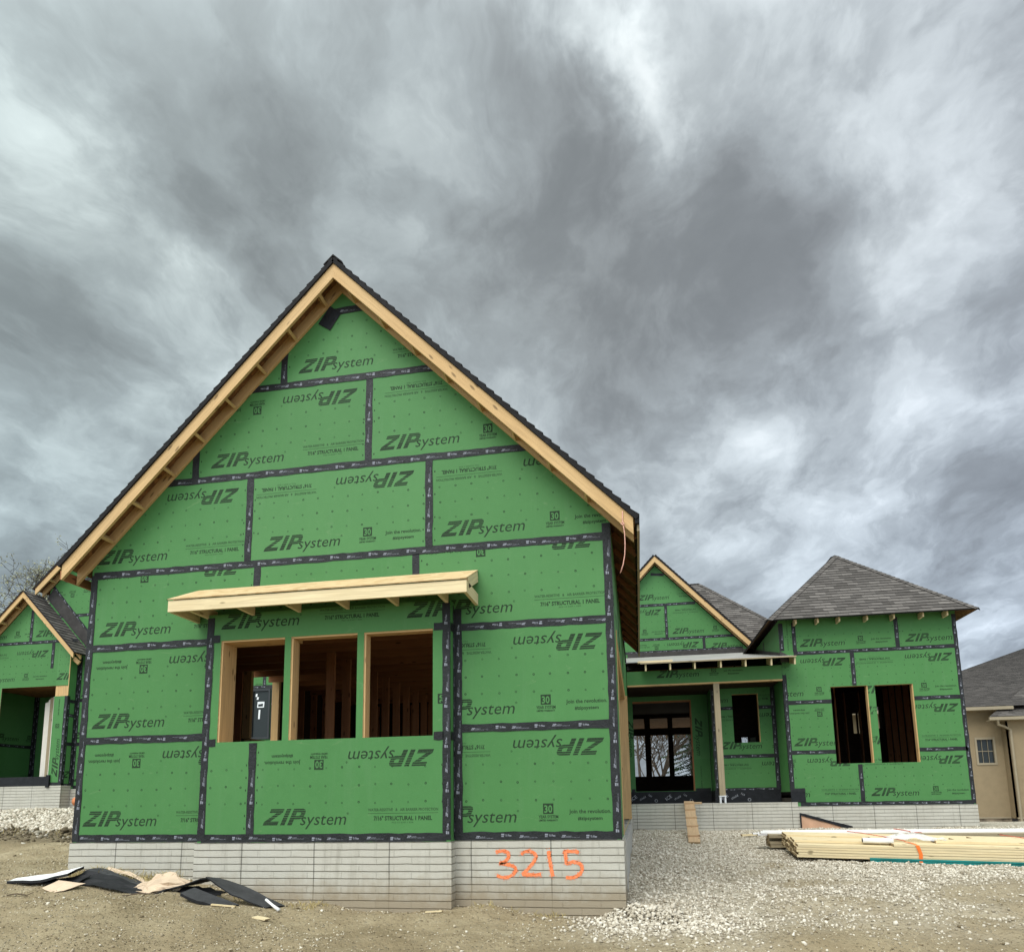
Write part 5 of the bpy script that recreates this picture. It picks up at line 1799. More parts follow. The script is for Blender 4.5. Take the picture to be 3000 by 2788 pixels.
def scatter(name, pts, size, material, flatness=.7, sink=.2):
    """many small stones as one mesh"""
    v0, f0 = ico()
    n = len(pts)
    size = np.asarray(size)
    V_ = np.repeat(v0[None], n, 0) * (1 + rng.uniform(-.32, .32, (n, 12, 1)))
    sc_ = np.stack([rng.uniform(.75, 1.3, n), rng.uniform(.6, 1.05, n), rng.uniform(.45, .95, n) * flatness / .7], -1)
    V_ *= sc_[:, None, :]
    # random rotations
    qn = rng.normal(size=(n, 4))
    qn[:, 1:3] *= .35
    qn /= np.linalg.norm(qn, axis=1, keepdims=True)
    w_, x_, y_, z_ = qn.T
    Rm = np.stack([np.stack([1 - 2 * (y_ * y_ + z_ * z_), 2 * (x_ * y_ - z_ * w_), 2 * (x_ * z_ + y_ * w_)], -1),
                   np.stack([2 * (x_ * y_ + z_ * w_), 1 - 2 * (x_ * x_ + z_ * z_), 2 * (y_ * z_ - x_ * w_)], -1),
                   np.stack([2 * (x_ * z_ - y_ * w_), 2 * (y_ * z_ + x_ * w_), 1 - 2 * (x_ * x_ + y_ * y_)], -1)], 1)
    V_ = np.einsum('nij,nkj->nki', Rm, V_) * (size[:, None, None] * .5)
    zc = ground_z(pts[:, 0], pts[:, 1]) + size * (.5 * .55 - sink * .5)
    if pts.shape[1] > 2:
        zc = zc + pts[:, 2]
    V_ += np.stack([pts[:, 0], pts[:, 1], zc], -1)[:, None, :]
    F_ = (f0[None] + (np.arange(n) * 12)[:, None, None]).reshape(-1, 3)
    me = bpy.data.meshes.new(name)
    me.vertices.add(n * 12)
    me.vertices.foreach_set('co', V_.reshape(-1).astype(np.float32))
    me.loops.add(F_.size)
    me.loops.foreach_set('vertex_index', F_.ravel().astype(np.int32))
    me.polygons.add(len(F_))
    me.polygons.foreach_set('loop_start', np.arange(0, F_.size, 3, dtype=np.int32))
    me.polygons.foreach_set('loop_total', np.full(len(F_), 3, dtype=np.int32))
    tone = np.repeat(rng.random(n), 12).astype(np.float32)
    at = me.attributes.new('tone', 'FLOAT', 'POINT')
    at.data.foreach_set('value', tone)
    me.materials.append(MATS[material])
    me.update()
    o = bpy.data.objects.new(name, me)
    COL.objects.link(o)
    o['kind'] = 'stuff'
    return o


def sample(n, x0, x1, y0, y1, dens):
    pts = np.stack([rng.uniform(x0, x1, n), rng.uniform(y0, y1, n)], -1)
    keep = rng.random(n) < dens(pts[:, 0], pts[:, 1])
    pts = pts[keep]
    inwing = (pts[:, 0] > L - .02) & (pts[:, 0] < R + .03) & (pts[:, 1] > -.03)
    inbay = (pts[:, 0] > B0) & (pts[:, 0] < B1) & (pts[:, 1] > BY - .03)
    inport = (pts[:, 1] > TY - .04) & (pts[:, 0] > 3)
    inq = (pts[:, 1] > QY - .04) & (pts[:, 0] < L)
    return pts[~(inwing | inbay | inport | inq)]


# right yard, left yard
P1 = sample(135000, 2.0, 14.0, -3.2, 10.0, lambda x, y: np.maximum(gravel_mask(x, y) ** 1.5, .035 * (x > 3.2)))
s1 = rng.uniform(.016, .040, len(P1)) * np.where(P1[:, 1] < 1.5, 1.0, 1.0) * np.where(rng.random(len(P1)) < .05, 1.5, 1)
go = scatter('gravel', P1, s1, 'stone')
tag(go, 'pale crushed stone spread over the yard around the timber stacks', 'gravel')
# the little heap of stone at the wing's corner
n_ = 2200
hp = np.stack([rng.normal(3.75, .42, n_), rng.normal(-.25, .30, n_)], -1)
hp = np.c_[hp, .085 * np.exp(-((hp[:, 0] - 3.65) ** 2 / .20 + (hp[:, 1] + .12) ** 2 / .10)) * rng.uniform(0, 1, n_) ** .5]
hp = hp[~((hp[:, 0] < R + .02) & (hp[:, 1] > -.02))]
ho = scatter('gravel_heap', hp, rng.uniform(.022, .052, len(hp)), 'stone')
tag(ho, 'small heap of pale stones against the corner of the wing foundation', 'gravel')
P2 = sample(26000, -17, -3.6, 3.2, 9.3, lambda x, y: gravel_mask(x, y) * .9)
go2 = scatter('gravel', P2, rng.uniform(.05, .11, len(P2)), 'stone')
tag(go2, 'bed of larger pale stones below the small gabled porch', 'gravel')
P3 = sample(70000, -6, 8, -3.6, 4, lambda x, y: (1 - gravel_mask(x, y)) * (.30 + .70 * sstep(-.2, .5, vnoise(x * 1.6, y * 2.2, 33))))
P6 = np.concatenate([np.stack([rng.uniform(L, B0, 500), -.03 - rng.exponential(.05, 500)], -1), np.stack([rng.uniform(B0, B1, 500), BY - .03 - rng.exponential(.05, 500)], -1), np.stack([rng.uniform(B1, R, 380), -.03 - rng.exponential(.05, 380)], -1)])
P3 = np.concatenate([P3, P6])
cl_ = scatter('clods', P3, rng.uniform(.006, .021, len(P3)) * np.where(rng.random(len(P3)) < .05, 2.2, 1), 'clod', .55, .35)
tag(cl_, 'crumbs of dry earth and small pebbles on the bare brown soil', 'soil crumbs')
P4 = sample(5200, -17, -3.6, 2.4, 4.6, lambda x, y: np.exp(-((y - 3.8) / .55) ** 2))
cl2 = scatter('clods', P4, rng.uniform(.025, .10, len(P4)) * np.where(rng.random(len(P4)) < .06, 2, 1), 'dark_clod', .5, .35)
tag(cl2, 'dark broken clods along the bank below the left stone bed', 'soil crumbs')


def gz1(x, y):
    return float(ground_z(np.array([x]), np.array([y]))[0])


# dry grass tufts
def grass(name, spots, label, h=(.06, .2), n=60):
    mb = MB(*M('dry_grass'))
    for (x, y, r_) in spots:
        for _ in range(n):
            a, rr = random.uniform(0, 6.28), r_ * random.random() ** .5
            bx, by = x + math.cos(a) * rr, y + math.sin(a) * rr * .6
            bz = gz1(bx, by) - .01
            hh_ = random.uniform(*h)
            lean = Vector((random.uniform(-.7, .7), random.uniform(-.5, .5), 1)) * hh_
            wv_ = Vector((random.uniform(-1, 1), random.uniform(-.3, .3), 0)).normalized() * .004
            p0 = Vector((bx, by, bz))
            p1 = p0 + lean * .6
            p2 = p0 + lean + Vector((lean.x * .5, lean.y * .5, -hh_ * .15))
            mb.face([p0 - wv_, p0 + wv_, p1 + wv_ * .8, p1 - wv_ * .8])
            mb.face([p1 - wv_ * .8, p1 + wv_ * .8, p2])
    o = mb.build(name)
    o['kind'] = 'stuff'
    return tag(o, label, 'grass')


grass('dry_grass', [(-2.55, -.30, .35), (-2.2, -.28, .3), (-3.0, -.3, .25), (-1.95, -.3, .2)], 'tuft of yellow dry grass growing at the left foot of the wing', n=130)
grass('dry_grass', [(.0, -.32, .12), (-.1, -.5, .2), (2.0, -.12, .3), (2.6, -.14, .2), (-.9, -.3, .2)], 'thin dry grass along the foot of the foundation', (.03, .10), 36)
grass('dry_grass', [(-4.3, 3.6, .5), (-5.3, 3.7, .6), (-6.5, 3.8, .7), (-4.0, 3.9, .3), (-8, 3.8, .8)], 'sparse brown grass on the bank below the left stone bed', (.05, .16), 60)

# ================================================================== timber stacks
def bundle(name, x0, y0, ang, length, ncol, rows, bw, bh, zoff, mname, label, tilt=0.0, ragged=.05, gaps=(), pitch=0.0):
    """a stack of boards; the origin is its near lower left corner"""
    z0 = gz1(x0 + .3, y0 + .3) + zoff
    root = thing(name, (x0, y0, z0), label, 'timber stack')
    ca, sa = math.cos(ang), math.sin(ang)
    ux = Vector((ca * math.cos(pitch), sa * math.cos(pitch), math.sin(pitch)))
    uy = Vector((-sa * math.cos(tilt), ca * math.cos(tilt), math.sin(tilt)))
    uz = ux.cross(uy).normalized()
    O = Vector((x0, y0, z0))
    for r_ in range(rows):
        for c_ in range(ncol):
            if (r_, c_) in gaps:
                continue
            e0 = random.uniform(-ragged, ragged)
            st = 0.0
            if isinstance(gaps, dict):
                st = gaps.get((r_, c_, 'start'), 0.0)
            y = (c_ + .5) * (bw + .003) + random.uniform(-.007, .007)
            z = (r_ + .5) * (bh + .003) + random.uniform(-.0015, .0015)
            a = O + ux * (e0 + st) + uy * y + uz * z
            b = O + ux * (length + e0) + uy * y + uz * z
            mb = MB(*M(mname, 'end_grain'))
            mb.beam(a, b, bw, bh - .003, uz, 0, 1)
            mb.build('board', root)
    return root, O, ux, uy, uz


ANG = -.03
A_, O, ux, uy, uz = bundle('timber_bundle', 6.06, 4.14, ANG, 6.2, 6, 6, .235, .038, .075, 'pale_lumber', 'fresh pale planks strapped with an orange band, nearest stack on the gravel', tilt=.065, ragged=.022,
                           gaps={(5, 0): 1, (5, 3): 1}, pitch=-.030)
# shorter boards on top of the front row
mb = MB(*M('pale_lumber', 'end_grain'))
mb.beam(O + ux * 1.42 + uy * .119 + uz * (.041 * 5.5), O + ux * 6.3 + uy * .119 + uz * (.041 * 5.5), .235, .037, uz, 0, 1)
mb.build('board', A_)
mb = MB(*M('pale_lumber', 'end_grain'))
mb.beam(O + ux * 1.3 + uy * .833 + uz * (.041 * 5.5), O + ux * 6.2 + uy * .833 + uz * (.041 * 5.5), .235, .037, uz, 0, 1)
mb.build('board', A_)
for q_ in range(3):
    mb = MB(*M('pale_lumber', 'end_grain'))
    yy = .119 + .238 * (q_ + 1)
    mb.beam(O + ux * (2.1 + .35 * q_) + uy * yy + uz * (.041 * 6.5), O + ux * 6.2 + uy * yy + uz * (.041 * 6.5), .235, .037, uz, 0, 1)
    mb.build('board', A_)
mb = MB(*M('orange_strap'))


def ribbon(mb, pts, wdir, wdt, m=0):
    for i in range(len(pts) - 1):
        a, b = Vector(pts[i]), Vector(pts[i + 1])
        mb.face([a - wdir * wdt / 2, b - wdir * wdt / 2, b + wdir * wdt / 2, a + wdir * wdt / 2], m)


s0 = 1.78
P = lambda s_, y, z: O + ux * s_ + uy * y + uz * z
ribbon(mb, [P(s0 + .02, -.012, -.13), P(s0 + .01, -.012, 0), P(s0 + .015, -.012, .10), P(s0 - .01, -.014, .18), P(s0 - .03, -.012, .235), P(s0 - .06, .05, .256), P(s0 - .12, .24, .262)], ux, .052)
mb.build('strap', A_)
mb = MB(*M('red_string'))
mb.tube([P(s0 - .12, .24, .27), P(s0 - .35, .5, .30), P(s0 - .6, .9, .31), P(s0 - .75, 1.2, .30)], .007, 5)
mb.build('string', A_)
mb = MB(*M('red_string'))
mb.tube([P(4.0, .02, .25), P(3.75, .4, .29), P(3.5, .8, .31), P(3.4, 1.2, .30)], .007, 5)
mb.build('string', A_)
# teal wrapped bundle beneath
t_, O2, ux2, uy2, uz2 = bundle('wrapped_bundle', 7.12, 4.10, ANG, 5.2, 4, 3, .235, .032, -.030, 'teal_wrap', 'teal wrapped boards lying under the strapped pale planks', tilt=.065, ragged=.006, pitch=-.030)
# bearers
for i, s_ in enumerate((.75, 3.6)):
    mb = MB(*M('weathered_lumber', 'end_grain'))
    a = O + ux * s_ - uz * .045
    mb.beam(a + uy * .25, a + uy * 1.15, .08, .07, uz, 0, 1)
    tag(mb.build('bearer', None), ('short timber bearer on the gravel under the left end of the pale planks', 'timber bearer on the gravel under the middle of the pale planks')[i], 'timber')
# white pipe lying on top
mb = MB(*M('white_plastic', 'felt_black'))
mb.tube([P(1.02, .20, .27), P(1.46, .17, .272)], .042, 14)
mb.tube([P(1.015, .20, .27), P(1.022, .20, .27)], .034, 14, 1)
tag(mb.build('pipe', None, True), 'short white plastic pipe lying on top of the pale planks', 'pipe')
# crumpled clear film
mb = MB(*M('clear_film'))
random.seed(11)
G = 12
pp = [[P(1.42 + i * .085 + random.uniform(-.02, .02), .30 + j * .055 + random.uniform(-.02, .02),
         .275 + max(0, .10 * math.exp(-((i - 4.5) ** 2) / 9 - ((j - 4) ** 2) / 9) + random.uniform(-.022, .03))) for i in range(G)] for j in range(9)]
for j in range(8):
    for i in range(G - 1):
        mb.face([pp[j][i], pp[j][i + 1], pp[j + 1][i + 1], pp[j + 1][i]])
tag(mb.build('plastic_film', None, True), 'crumpled clear plastic film on top of the strapped planks', 'plastic film')
# second stack behind, weathered ends
B_, OB, uxb, uyb, uzb = bundle('timber_bundle', 5.93, 5.75, ANG * .55, 7.5, 4, 4, .14, .055, .03, 'weathered_lumber', 'lower stack of grey-brown boards behind the strapped planks', tilt=.05, ragged=.02, gaps={(2, 0): 1})
W_, OW, uxw, uyw, uzw = bundle('white_boards', 5.80, 6.02, ANG * .50, 9.5, 3, 2, .14, .026, .26, 'primed_board', 'long white primed boards laid across the rear stack', tilt=.05, ragged=.14)
for s_ in (2.6, 5.4):
    mb = MB(*M('red_string'))
    q = lambda a, y, z: OW + uxw * a + uyw * y + uzw * z
    mb.tube([q(s_, -.012, -.0), q(s_ - .02, -.012, .06), q(s_ - .08, .2, .065), q(s_ - .15, .43, .06)], .008, 5)
    mb.tube([q(s_, -.012, .03), q(s_ + .14, -.035, .05), q(s_ + .2, -.03, .01), q(s_ + .3, -.05, -.03)], .007, 5)
    mb.build('string', W_)
# post lying further right
mb = MB(*M('primed_board'))
mb.beam((11.0, 6.2, gz1(11, 6.2) + .30), (17, 5.6, gz1(12, 6) + .26), .14, .14)
tag(mb.build('timber_post', None), 'square pale post lying at the right end of the rear stack', 'post')

# cleated plank up to the porch
rp = thing('plank_ramp', (4.62, 6.6, gz1(4.62, 6.6)), 'narrow plank with nailed cleats leaning up to the porch slab', 'ramp')
a, b = Vector((4.66, 6.9, gz1(4.66, 6.9) + .02)), Vector((4.80, 10.05, .245))
mb = MB(*M('ramp_lumber', 'end_grain'))
mb.beam(a, b, .235, .038, (0, 0, 1), 0, 1)
mb.build('plank', rp)
dr = (b - a)
for k, f_ in enumerate((.115, .33, .53, .74, .915)):
    c_ = a + dr * f_
    nn = Vector((0, -dr.z, dr.y)).normalized()
    mb = MB(*M('ramp_lumber', 'end_grain'))
    off = .085 if k == 4 else 0
    wd = .21 if k == 4 else .125
    mb.beam(c_ + nn * .038 + Vector((-wd + off, 0, 0)), c_ + nn * .038 + Vector((wd + off, .01, 0)), .075, .036, nn, 0, 1)
    mb.build('cleat', rp)
# offcuts
for (x, y, ang, ln, lab) in ((5.75, 8.2, .3, .5, 'short timber offcut on the gravel near the plank ramp'), (6.55, 7.4, -.1, .7, 'flat pale offcut on the gravel at the end of the white boards')):
    mb = MB(*M('pale_lumber', 'end_grain'))
    z = gz1(x, y) + .05
    mb.beam((x, y, z), (x + ln * math.cos(ang), y + ln * math.sin(ang), z + .02), .09, .038, (0, 0, 1), 0, 1)
    tag(mb.build('offcut', None), lab, 'offcut')

# ================================================================== rubbish along the foundation
def sheet(name, rows, mats, label, cat, thick=.006, sub=4, crumple=.012, midx=None):
    """a bent sheet through rows of points"""
    mb = MB(*M(*mats))
    R_ = []
    rows = [[Vector(q) for q in r] for r in rows]
    nr, nc = len(rows), len(rows[0])
    for i in range((nr - 1) * sub + 1):
        fi = i / sub
        i0 = min(int(fi), nr - 2)
        ti = fi - i0
        line = []
        for j in range((nc - 1) * sub + 1):
            fj = j / sub
            j0 = min(int(fj), nc - 2)
            tj = fj - j0
            q = (rows[i0][j0] * (1 - tj) + rows[i0][j0 + 1] * tj) * (1 - ti) + (rows[i0 + 1][j0] * (1 - tj) + rows[i0 + 1][j0 + 1] * tj) * ti
            line.append(q + Vector((random.uniform(-1, 1), random.uniform(-1, 1), random.uniform(-1, 1))) * crumple)
        R_.append(line)
    for i in range(len(R_) - 1):
        for j in range(len(R_[0]) - 1):
            q = [R_[i][j], R_[i][j + 1], R_[i + 1][j + 1], R_[i + 1][j]]
            n = (q[1] - q[0]).cross(q[3] - q[0])
            n = n.normalized() * thick if n.length else Vector((0, 0, thick))
            m_ = midx(i / (len(R_) - 1), j / (len(R_[0]) - 1)) if midx else 0
            mb.face(q, m_)
            mb.face([k - n for k in q][::-1], len(mats) - 1)
    # rim
    for line, s in ((R_[0], 1), (R_[-1], -1)):
        for j in range(len(line) - 1):
            dn = Vector((0, 0, -thick))
            mb.face([line[j] + dn, line[j + 1] + dn, line[j + 1], line[j]] if s > 0 else [line[j], line[j + 1], line[j + 1] + dn, line[j] + dn], len(mats) - 1)
    return tag(mb.build(name), label, cat)


def g_(x, y, h):
    x, y = -1.3 + (x + 1.3) * .97 - .28, -.38 + (y + .5) * .68
    return (x, y, gz1(x, y) + h * .80)


random.seed(5)
# long bent board, white above and black beneath
sheet('roofing_sheet', [[g_(-3.40, -1.15, .035), g_(-2.98, -1.10, .10), g_(-2.62, -1.08, .21)], [g_(-3.42, -.85, .035), g_(-3.0, -.78, .115), g_(-2.60, -.76, .225)]],
      ('white_plastic', 'felt_black'), 'long bent strip, white above and black beneath, propped at the far left of the rubbish', 'roofing sheet', .03, 4, .004)
sheet('roofing_sheet', [[g_(-3.25, -1.05, .01), g_(-2.8, -1.02, .03), g_(-2.5, -1.02, .06)], [g_(-3.2, -.9, .02), g_(-2.8, -.85, .075), g_(-2.45, -.85, .12)]],
      ('felt_black', 'felt_black'), 'black felt hanging in the gap under the long white strip', 'roofing felt', .008, 4, .010)
sheet('roofing_sheet', [[g_(-2.75, -1.0, .045), g_(-2.3, -1.0, .05), g_(-1.75, -1.0, .015)], [g_(-2.6, -.70, .15), g_(-2.2, -.70, .125), g_(-1.75, -.75, .03)], [g_(-2.55, -.5, .15), g_(-2.2, -.5, .12), g_(-1.8, -.55, .03)]],
      ('felt_black', 'felt_grey', 'felt_black'), 'dark flat felt lying between the white strip and the tan paper', 'roofing felt', .008, 4, .010, lambda i, j: 1 if i > .45 else 0)
sheet('paper', [[g_(-2.80, -1.30, .05), g_(-2.66, -1.32, -.005), g_(-2.52, -1.28, .02)], [g_(-2.74, -1.08, .10), g_(-2.60, -1.05, .085), g_(-2.40, -1.05, .085)]],
      ('tan_paper',), 'flat piece of tan paper hanging below the white strip', 'paper', .004, 3, .006)
sheet('paper', [[g_(-1.86, -.90, .01), g_(-1.55, -.95, .015), g_(-1.25, -.88, .01)], [g_(-1.86, -.80, .085), g_(-1.60, -.80, .07), g_(-1.22, -.76, .05)], [g_(-1.80, -.68, .10), g_(-1.55, -.70, .13), g_(-1.25, -.68, .06)], [g_(-1.72, -.5, .16), g_(-1.50, -.48, .165), g_(-1.30, -.55, .04)]],
      ('tan_paper',), 'crumpled heap of tan paper between the two dark felts', 'paper', .004, 3, .026)
sheet('paper', [[g_(-2.45, -.45, .12), g_(-2.1, -.45, .13), g_(-1.85, -.56, .03)], [g_(-2.5, -.36, .15), g_(-2.2, -.36, .145), g_(-1.85, -.42, .03)]],
      ('tan_paper',), 'tan paper strip lying behind the flat dark felt', 'paper', .004, 3, .008)
# black tent of felt
sheet('roofing_sheet', [[g_(-1.50, -1.05, .01), g_(-1.18, -1.02, .11), g_(-.84, -1.0, .275)], [g_(-1.42, -.75, .015), g_(-1.05, -.70, .12), g_(-.82, -.68, .285)]],
      ('felt_black', 'felt_black'), 'black inner leaf of the folded felt tent, rising to its ridge', 'roofing felt', .012, 4, .008)
sheet('roofing_sheet', [[g_(-1.40, -.98, .005), g_(-1.15, -.95, .03), g_(-.75, -.92, .05)], [g_(-1.30, -.74, .015), g_(-1.0, -.72, .08), g_(-.72, -.70, .12)]],
      ('felt_black', 'felt_black'), 'crumpled black felt inside the folded tent', 'roofing felt', .01, 4, .014)
sheet('roofing_sheet', [[g_(-.86, -1.02, .275), g_(-.50, -1.08, .13), g_(-.10, -1.05, .012)], [g_(-.80, -.70, .295), g_(-.42, -.72, .185), g_(.02, -.74, .02)]],
      ('felt_grey', 'felt_black'), 'charcoal outer leaf of the folded felt tent beside the bay', 'roofing felt', .014, 4, .006)
sheet('roofing_sheet', [[g_(-1.02, -1.32, .115), g_(-.80, -1.34, .06), g_(-.56, -1.32, .005)], [g_(-.95, -1.10, .135), g_(-.66, -1.12, .09), g_(-.38, -1.13, .015)]],
      ('felt_grey', 'felt_black'), 'small stack of charcoal shingles leaning on the front of the felt tent', 'roofing felt', .03, 3, .003)
mb = MB(*M('white_plastic'))
mb.tube([g_(-.12, -.98, .10), g_(-.02, -1.02, .06), g_(.07, -1.05, .035)], [.014, .014, .022], 8)
tag(mb.build('tube', None, True), 'small white tube lying at the right foot of the charcoal felt', 'tube')
# twigs and slivers
for (x, y, dx, dy, mname, lab) in ((-.62, -1.35, .28, .02, 'pale_lumber', 'thin pale wooden sliver on the soil in front of the felt tent'), (-1.72, -1.35, .36, .05, 'twig', 'dark bent twig on the soil before the tan paper'),
                                   (1.62, -.42, .2, -.03, 'pale_lumber', 'short pale stake lying at the foot of the numbered wall'), (-3.05, -1.62, .22, .07, 'twig', 'short dark twig at the far left of the soil')):
    mb = MB(*M(mname, 'end_grain'))
    a, b = Vector(g_(x, y, .018)), Vector(g_(x + dx, y + dy, .02))
    if mname == 'twig':
        m1 = (a + b) / 2 + Vector((0, 0, .015))
        mb.tube([a, m1, b, b + Vector((.06, .02, .03))], [.007, .008, .006, .003], 5)
    else:
        mb.beam(a, b, .03, .014, (0, 0, 1), 0, 1)
    tag(mb.build('twig' if mname == 'twig' else 'wood_sliver', None), lab, 'wood')
mb = MB(*M('pale_lumber', 'end_grain'))
mb.beam(g_(-.02, -1.55, .02), g_(.14, -1.58, .025), .09, .012, (0, 0, 1), 0, 1)
tag(mb.build('wood_sliver', None), 'broad pale wood chip on the soil below the bay', 'wood')

# orange pipe at the left corner
mb = MB(*M('orange_pipe', 'felt_black'))
mb.tube([(-11.60, 9.05, .50), (-11.60, 9.28, .52)], .12, 18)
mb.tube([(-11.60, 9.045, .50), (-11.60, 9.05, .50)], .095, 18, 0)
tag(mb.build('pipe', None, True), 'round orange pipe end at the foundation corner beside the small porch', 'pipe')

# cord hanging from the right end of the gable
mb = MB(*M('pink_cord'))
mb.tube([(3.556, -.306, 3.60), (3.553, -.312, 3.52), (3.556, -.315, 3.445), (3.570, -.325, 3.33), (3.570, -.325, 3.2), (3.562, -.325, 3.08), (3.540, -.325, 2.97), (3.505, -.325, 2.87)], .0055, 6)
mb.tube([(3.53, -.318, 3.45), (3.552, -.322, 3.465), (3.575, -.32, 3.44), (3.552, -.324, 3.43), (3.535, -.318, 3.45)], .006, 6)
tag(mb.build('cord', None, True), 'thin pink cord hanging from the right foot of the front gable', 'cord')

# ================================================================== neighbour's house
nb = thing('stucco_house', (22, 30, -1.1), 'beige stucco house with grey shingled hip roof at the right edge', 'house')
NY = 26.0
mb = MB(*M('stucco', 'stucco'))
fr = FY(NY)
wn = (18.24, 1.56, 18.95, 2.66)
prism(mb, fr, [(13.5, -.78), (19.30, -.78), (19.30, 4.0), (13.5, 4.0)], [wn], -.2, 0, 0, 0, 0)
fr2 = FY(NY - .6)
prism(mb, fr2, [(19.30, -.78), (36, -.78), (36, 3.6), (19.30, 3.6)], (), -.2, 0, 0, 0, 0)
mb.face([(19.30, NY - .6, -.78), (19.30, NY - .6, 3.6), (19.30, NY, 3.6), (19.30, NY, -.78)])
mb.box(13.5, NY + .2, -.8, 13.7, NY + 14, 4.0)
mb.build('wall', nb)
mb = MB(*M('stone_veneer', 'cream_trim'))
mb.box(13.4, NY - .06, -1.6, 19.28, NY - .002, -.79)
mb.box(19.26, NY - .66, -1.6, 36, NY - .602, -.79)
mb.box(19.24, NY - .69, -.785, 36, NY - .60, -.73, 1)
mb.box(13.4, NY - .09, -.785, 19.24, NY - .0, -.73, 1)
mb.build('stone_base', nb)
mb = MB(*M('cream_trim', 'white_plastic'))
x0, z0, x1, z1 = wn
for a in ((x0 - .05, z0 - .05, x0 + .03, z1 + .05), (x1 - .03, z0 - .05, x1 + .05, z1 + .05), (x0 + .03, z0 - .05, x1 - .03, z0 + .04), (x0 + .03, z1 - .04, x1 - .03, z1 + .05)):
    mb.box(a[0], NY - .03, a[1], a[2], NY + .06, a[3], 0)
nw = mb.build('window', nb)
mb = MB(*M('cream_trim'))
for k in (1, 2):
    xm = x0 + (x1 - x0) * k / 3
    mb.box(xm - .008, NY + .035, z0 + .04, xm + .008, NY + .05, z1 - .04)
mb.box(x0 + .03, NY + .033, (z0 + z1) / 2 - .014, x1 - .03, NY + .052, (z0 + z1) / 2 + .014)
mb.build('muntin', nw)
mb = MB(*M('glass'))
mb.face([fr.at(x0, z0, -.07), fr.at(x1, z0, -.07), fr.at(x1, z1, -.07), fr.at(x0, z1, -.07)])
mb.build('pane', nw)
sh = MB(*M('shingles', 'shingle_edge'))
dk = MB(*M('osb_dark', 'shingle_edge'))
ns = .35
roof_tri(None, (13.0, 25.45, 4.0), (40, 25.45, 4.0), [(30.0, 42.45, 4.0 + ns * 17), (30.0, 42.45, 4.0 + ns * 17)], sh, dk)
roof_tri(None, (13.0, 42.0, 4.0), (13.0, 25.45, 4.0), [(30.0, 42.45, 4.0 + ns * 17)], sh, dk)
roof_tri(None, (18.45, 25.0, 3.50), (38, 25.0, 3.50), [(36, 27.9, 3.5 + .55 * 2.9), (21.35, 27.9, 3.5 + .55 * 2.9)], sh, dk)
nd = dk.build('roof', nb)
sh.build('shingles', nd)
mb = MB(*M('cream_trim'))
mb.box(13.0, 25.36, 3.86, 19.6, 25.46, 4.0)
mb.box(18.42, 24.92, 3.37, 38, 25.01, 3.50)
mb.box(18.5, 25.01, 3.36, 36, 25.45, 3.39)
mb.box(13.1, 25.46, 3.86, 19.5, 26.0, 3.90)
mb.build('gutter', nd)
mb = MB(*M('cream_trim'))
mb.tube([(18.75, 24.98, 3.40), (18.80, 25.1, 3.18), (19.15, 25.32, 3.10), (19.36, 25.34, 2.95), (19.36, 25.34, -1.05)], .055, 8)
mb.build('downspout', nb)

# ================================================================== trees
def tree(name, x, y, h, seed, label, crown=1.0, levels=5, group=None, twigs=.006, lean=0.0, trunk=None, budn=0, first=.28):
    random.seed(seed)
    z = gz1(x, y)
    root = thing(name, (x, y, z), label, 'tree', group)
    tr = MB(*M('bark'))
    cr = MB(*M('bark', 'bud_green'))

    def limb(p0, d, ln, r0, lv):
        segs = 4 if lv < 3 else 3
        pts, rs = [p0], [r0]
        q, dd = p0.copy(), d.copy()
        for i in range(segs):
            dd = (dd + Vector((random.gauss(0, .16), random.gauss(0, .16), random.gauss(.05, .10)))).normalized()
            q = q + dd * (ln / segs)
            pts.append(q.copy())
            rs.append(max(twigs, r0 * (1 - (i + 1) / segs * (.62 if lv else .55))))
        (tr if lv == 0 else cr).tube(pts, rs, 7 if lv == 0 else (5 if lv < 3 else 3), 0, False)
        if lv >= levels:
            for _ in range(budn):
                c_ = pts[-1] + Vector((random.gauss(0, .12), random.gauss(0, .12), random.gauss(0, .12)))
                s_ = random.uniform(.03, .075)
                a_, b_ = Vector((random.gauss(0, 1), random.gauss(0, 1), random.gauss(0, 1))).normalized() * s_, Vector((random.gauss(0, 1), random.gauss(0, 1), random.gauss(0, 1))).normalized() * s_
                cr.face([c_ - a_, c_ + b_, c_ + a_, c_ - b_], 1)
            return
        nb_ = random.randint(3, 5) if lv else random.randint(6, 8)
        for k in range(nb_):
            f_ = random.uniform(first if lv == 0 else .25, 1.0)
            i = min(int(f_ * segs), segs - 1)
            t_ = f_ * segs - i
            bp = pts[i].lerp(pts[i + 1], t_)
            br_ = (rs[i] * (1 - t_) + rs[i + 1] * t_) * random.uniform(.45, .75)
            ax = (pts[i + 1] - pts[i]).normalized()
            side = ax.orthogonal().normalized()
            side.rotate(Matrix.Rotation(random.uniform(0, 6.283), 3, ax))
            nd_ = (ax * random.uniform(.5, .95) + side * random.uniform(.55, 1.0) * crown).normalized()
            limb(bp, nd_, ln * random.uniform(.45, .68) * (1.0 if lv else .85), max(br_, twigs), lv + 1)

    limb(Vector((x, y, z - .1)), Vector((lean, 0, 1)).normalized(), h * .72, trunk or h * .017, 0)
    tr.build('trunk', root, True)
    cr.build('crown', root)
    return root


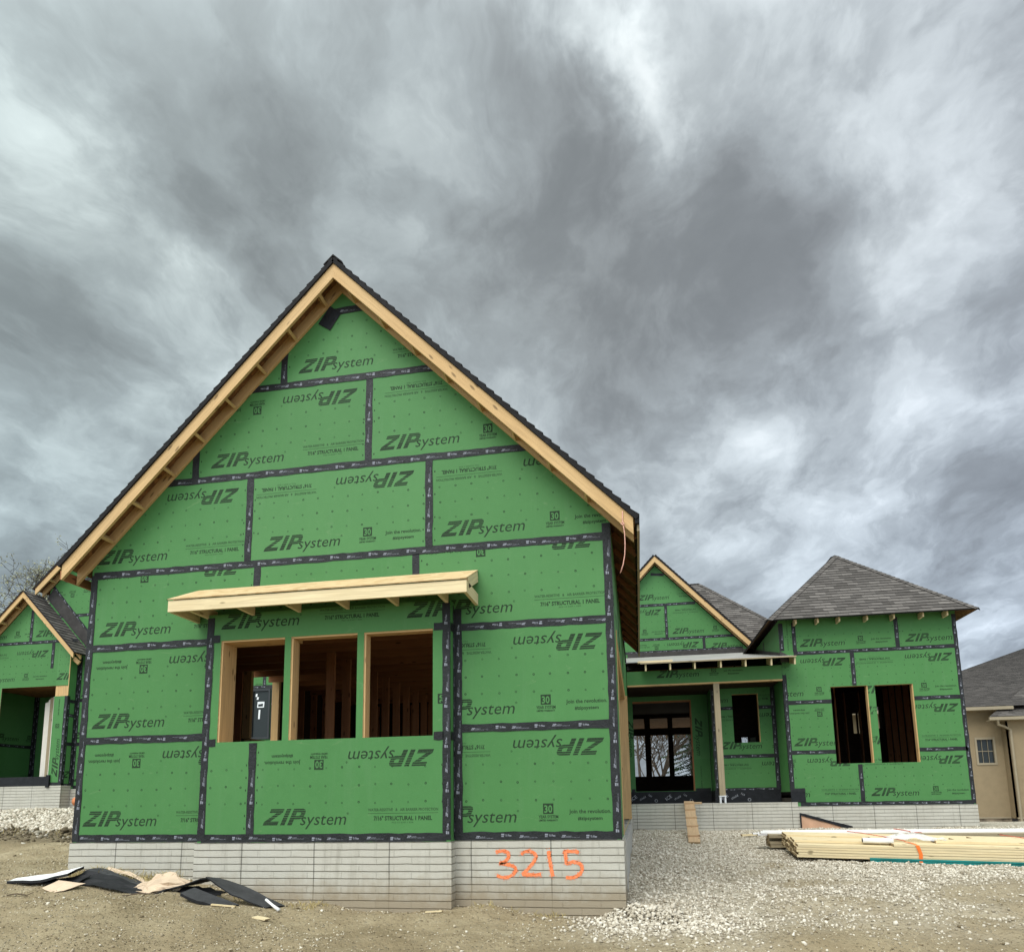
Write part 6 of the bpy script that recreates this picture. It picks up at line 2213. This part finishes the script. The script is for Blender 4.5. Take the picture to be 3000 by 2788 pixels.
tree('bare_tree', -31.3, 25, 14.7, 3, 'budding tree behind the small porch at the far left', 1.1, 5, twigs=.012, budn=6, trunk=.24)
tree('bare_tree', -37.0, 31, 16.2, 8, 'taller pale budding tree at the left edge behind the roofs', 1.1, 5, twigs=.013, budn=6, trunk=.26)
k = 0
for (x, y, h, sd, tk) in ((3.55, 36, 8.5, 21, .10), (3.95, 41, 9, 22, .07), (4.45, 35, 8, 23, .09), (5.05, 36, 8, 24, .15), (5.6, 43, 9, 25, .09)):
    lab = ['slim leaning bare trunk in the left rear window seen through the porch', 'thin bare tree by the first dark mullion of the rear windows', 'forked bare tree at the left of the middle rear window', 'thickest bare tree, in the middle rear window', 'slender bare tree between the thick one and the evergreen'][k]
    tree('bare_tree', x, y, h, sd, lab, .8, 4, group='bare trees behind the house', twigs=.011, lean=random.uniform(-.12, .12), trunk=tk, first=.15)
    k += 1
# evergreen
random.seed(31)
ex_, ey_ = 7.0, 38.5
ez_ = gz1(ex_, ey_)
ev = thing('evergreen_tree', (ex_, ey_, ez_), 'dark evergreen seen through the right rear window', 'tree')
mb = MB(*M('bark'))
mb.tube([(ex_, ey_, ez_ - .1), (ex_, ey_, ez_ + 9)], [.16, .02], 7)
mb.build('trunk', ev)
mb = MB(*M('needles', 'bark'))
for k in range(150):
    zz = .5 + 8.2 * (k / 150)
    rad = 2.6 * (1 - zz / 9.2) ** .8 * random.uniform(.7, 1.1)
    a = random.uniform(0, 6.283)
    d = Vector((math.cos(a), math.sin(a), -.22))
    b0 = Vector((ex_, ey_, ez_ + zz))
    for i in range(16):
        f_ = (i + 1) / 16
        c_ = b0 + d * rad * f_
        for s in (-1, 1):
            sdv = Vector((-d.y, d.x, 0)) * s
            ln = .42 * (1.15 - f_) * random.uniform(.6, 1.3)
            q = c_ + sdv * ln + Vector((random.gauss(0, .05), random.gauss(0, .05), -random.uniform(.05, .22)))
            wd = d * random.uniform(.04, .09)
            mb.face([c_ - wd, q, c_ + wd])
mb.build('crown', ev)
# hedge line and low bushes far behind, seen through the rear windows
random.seed(41)
mb = MB(*M('bark', 'dry_grass'))
for k in range(700):
    x, y = random.uniform(-2, 14), random.uniform(52, 60)
    z = gz1(x, y)
    hh_ = random.uniform(.3, 1.5)
    mb.tube([(x, y, z), (x + random.gauss(0, .25), y, z + hh_ * .6), (x + random.gauss(0, .5), y + random.gauss(0, .2), z + hh_)], [.03, .02, .012], 3, 0 if random.random() < .7 else 1, False)
o = mb.build('undergrowth')
o['kind'] = 'stuff'
tag(o, 'brown leafless undergrowth at the wood edge behind the house', 'undergrowth')
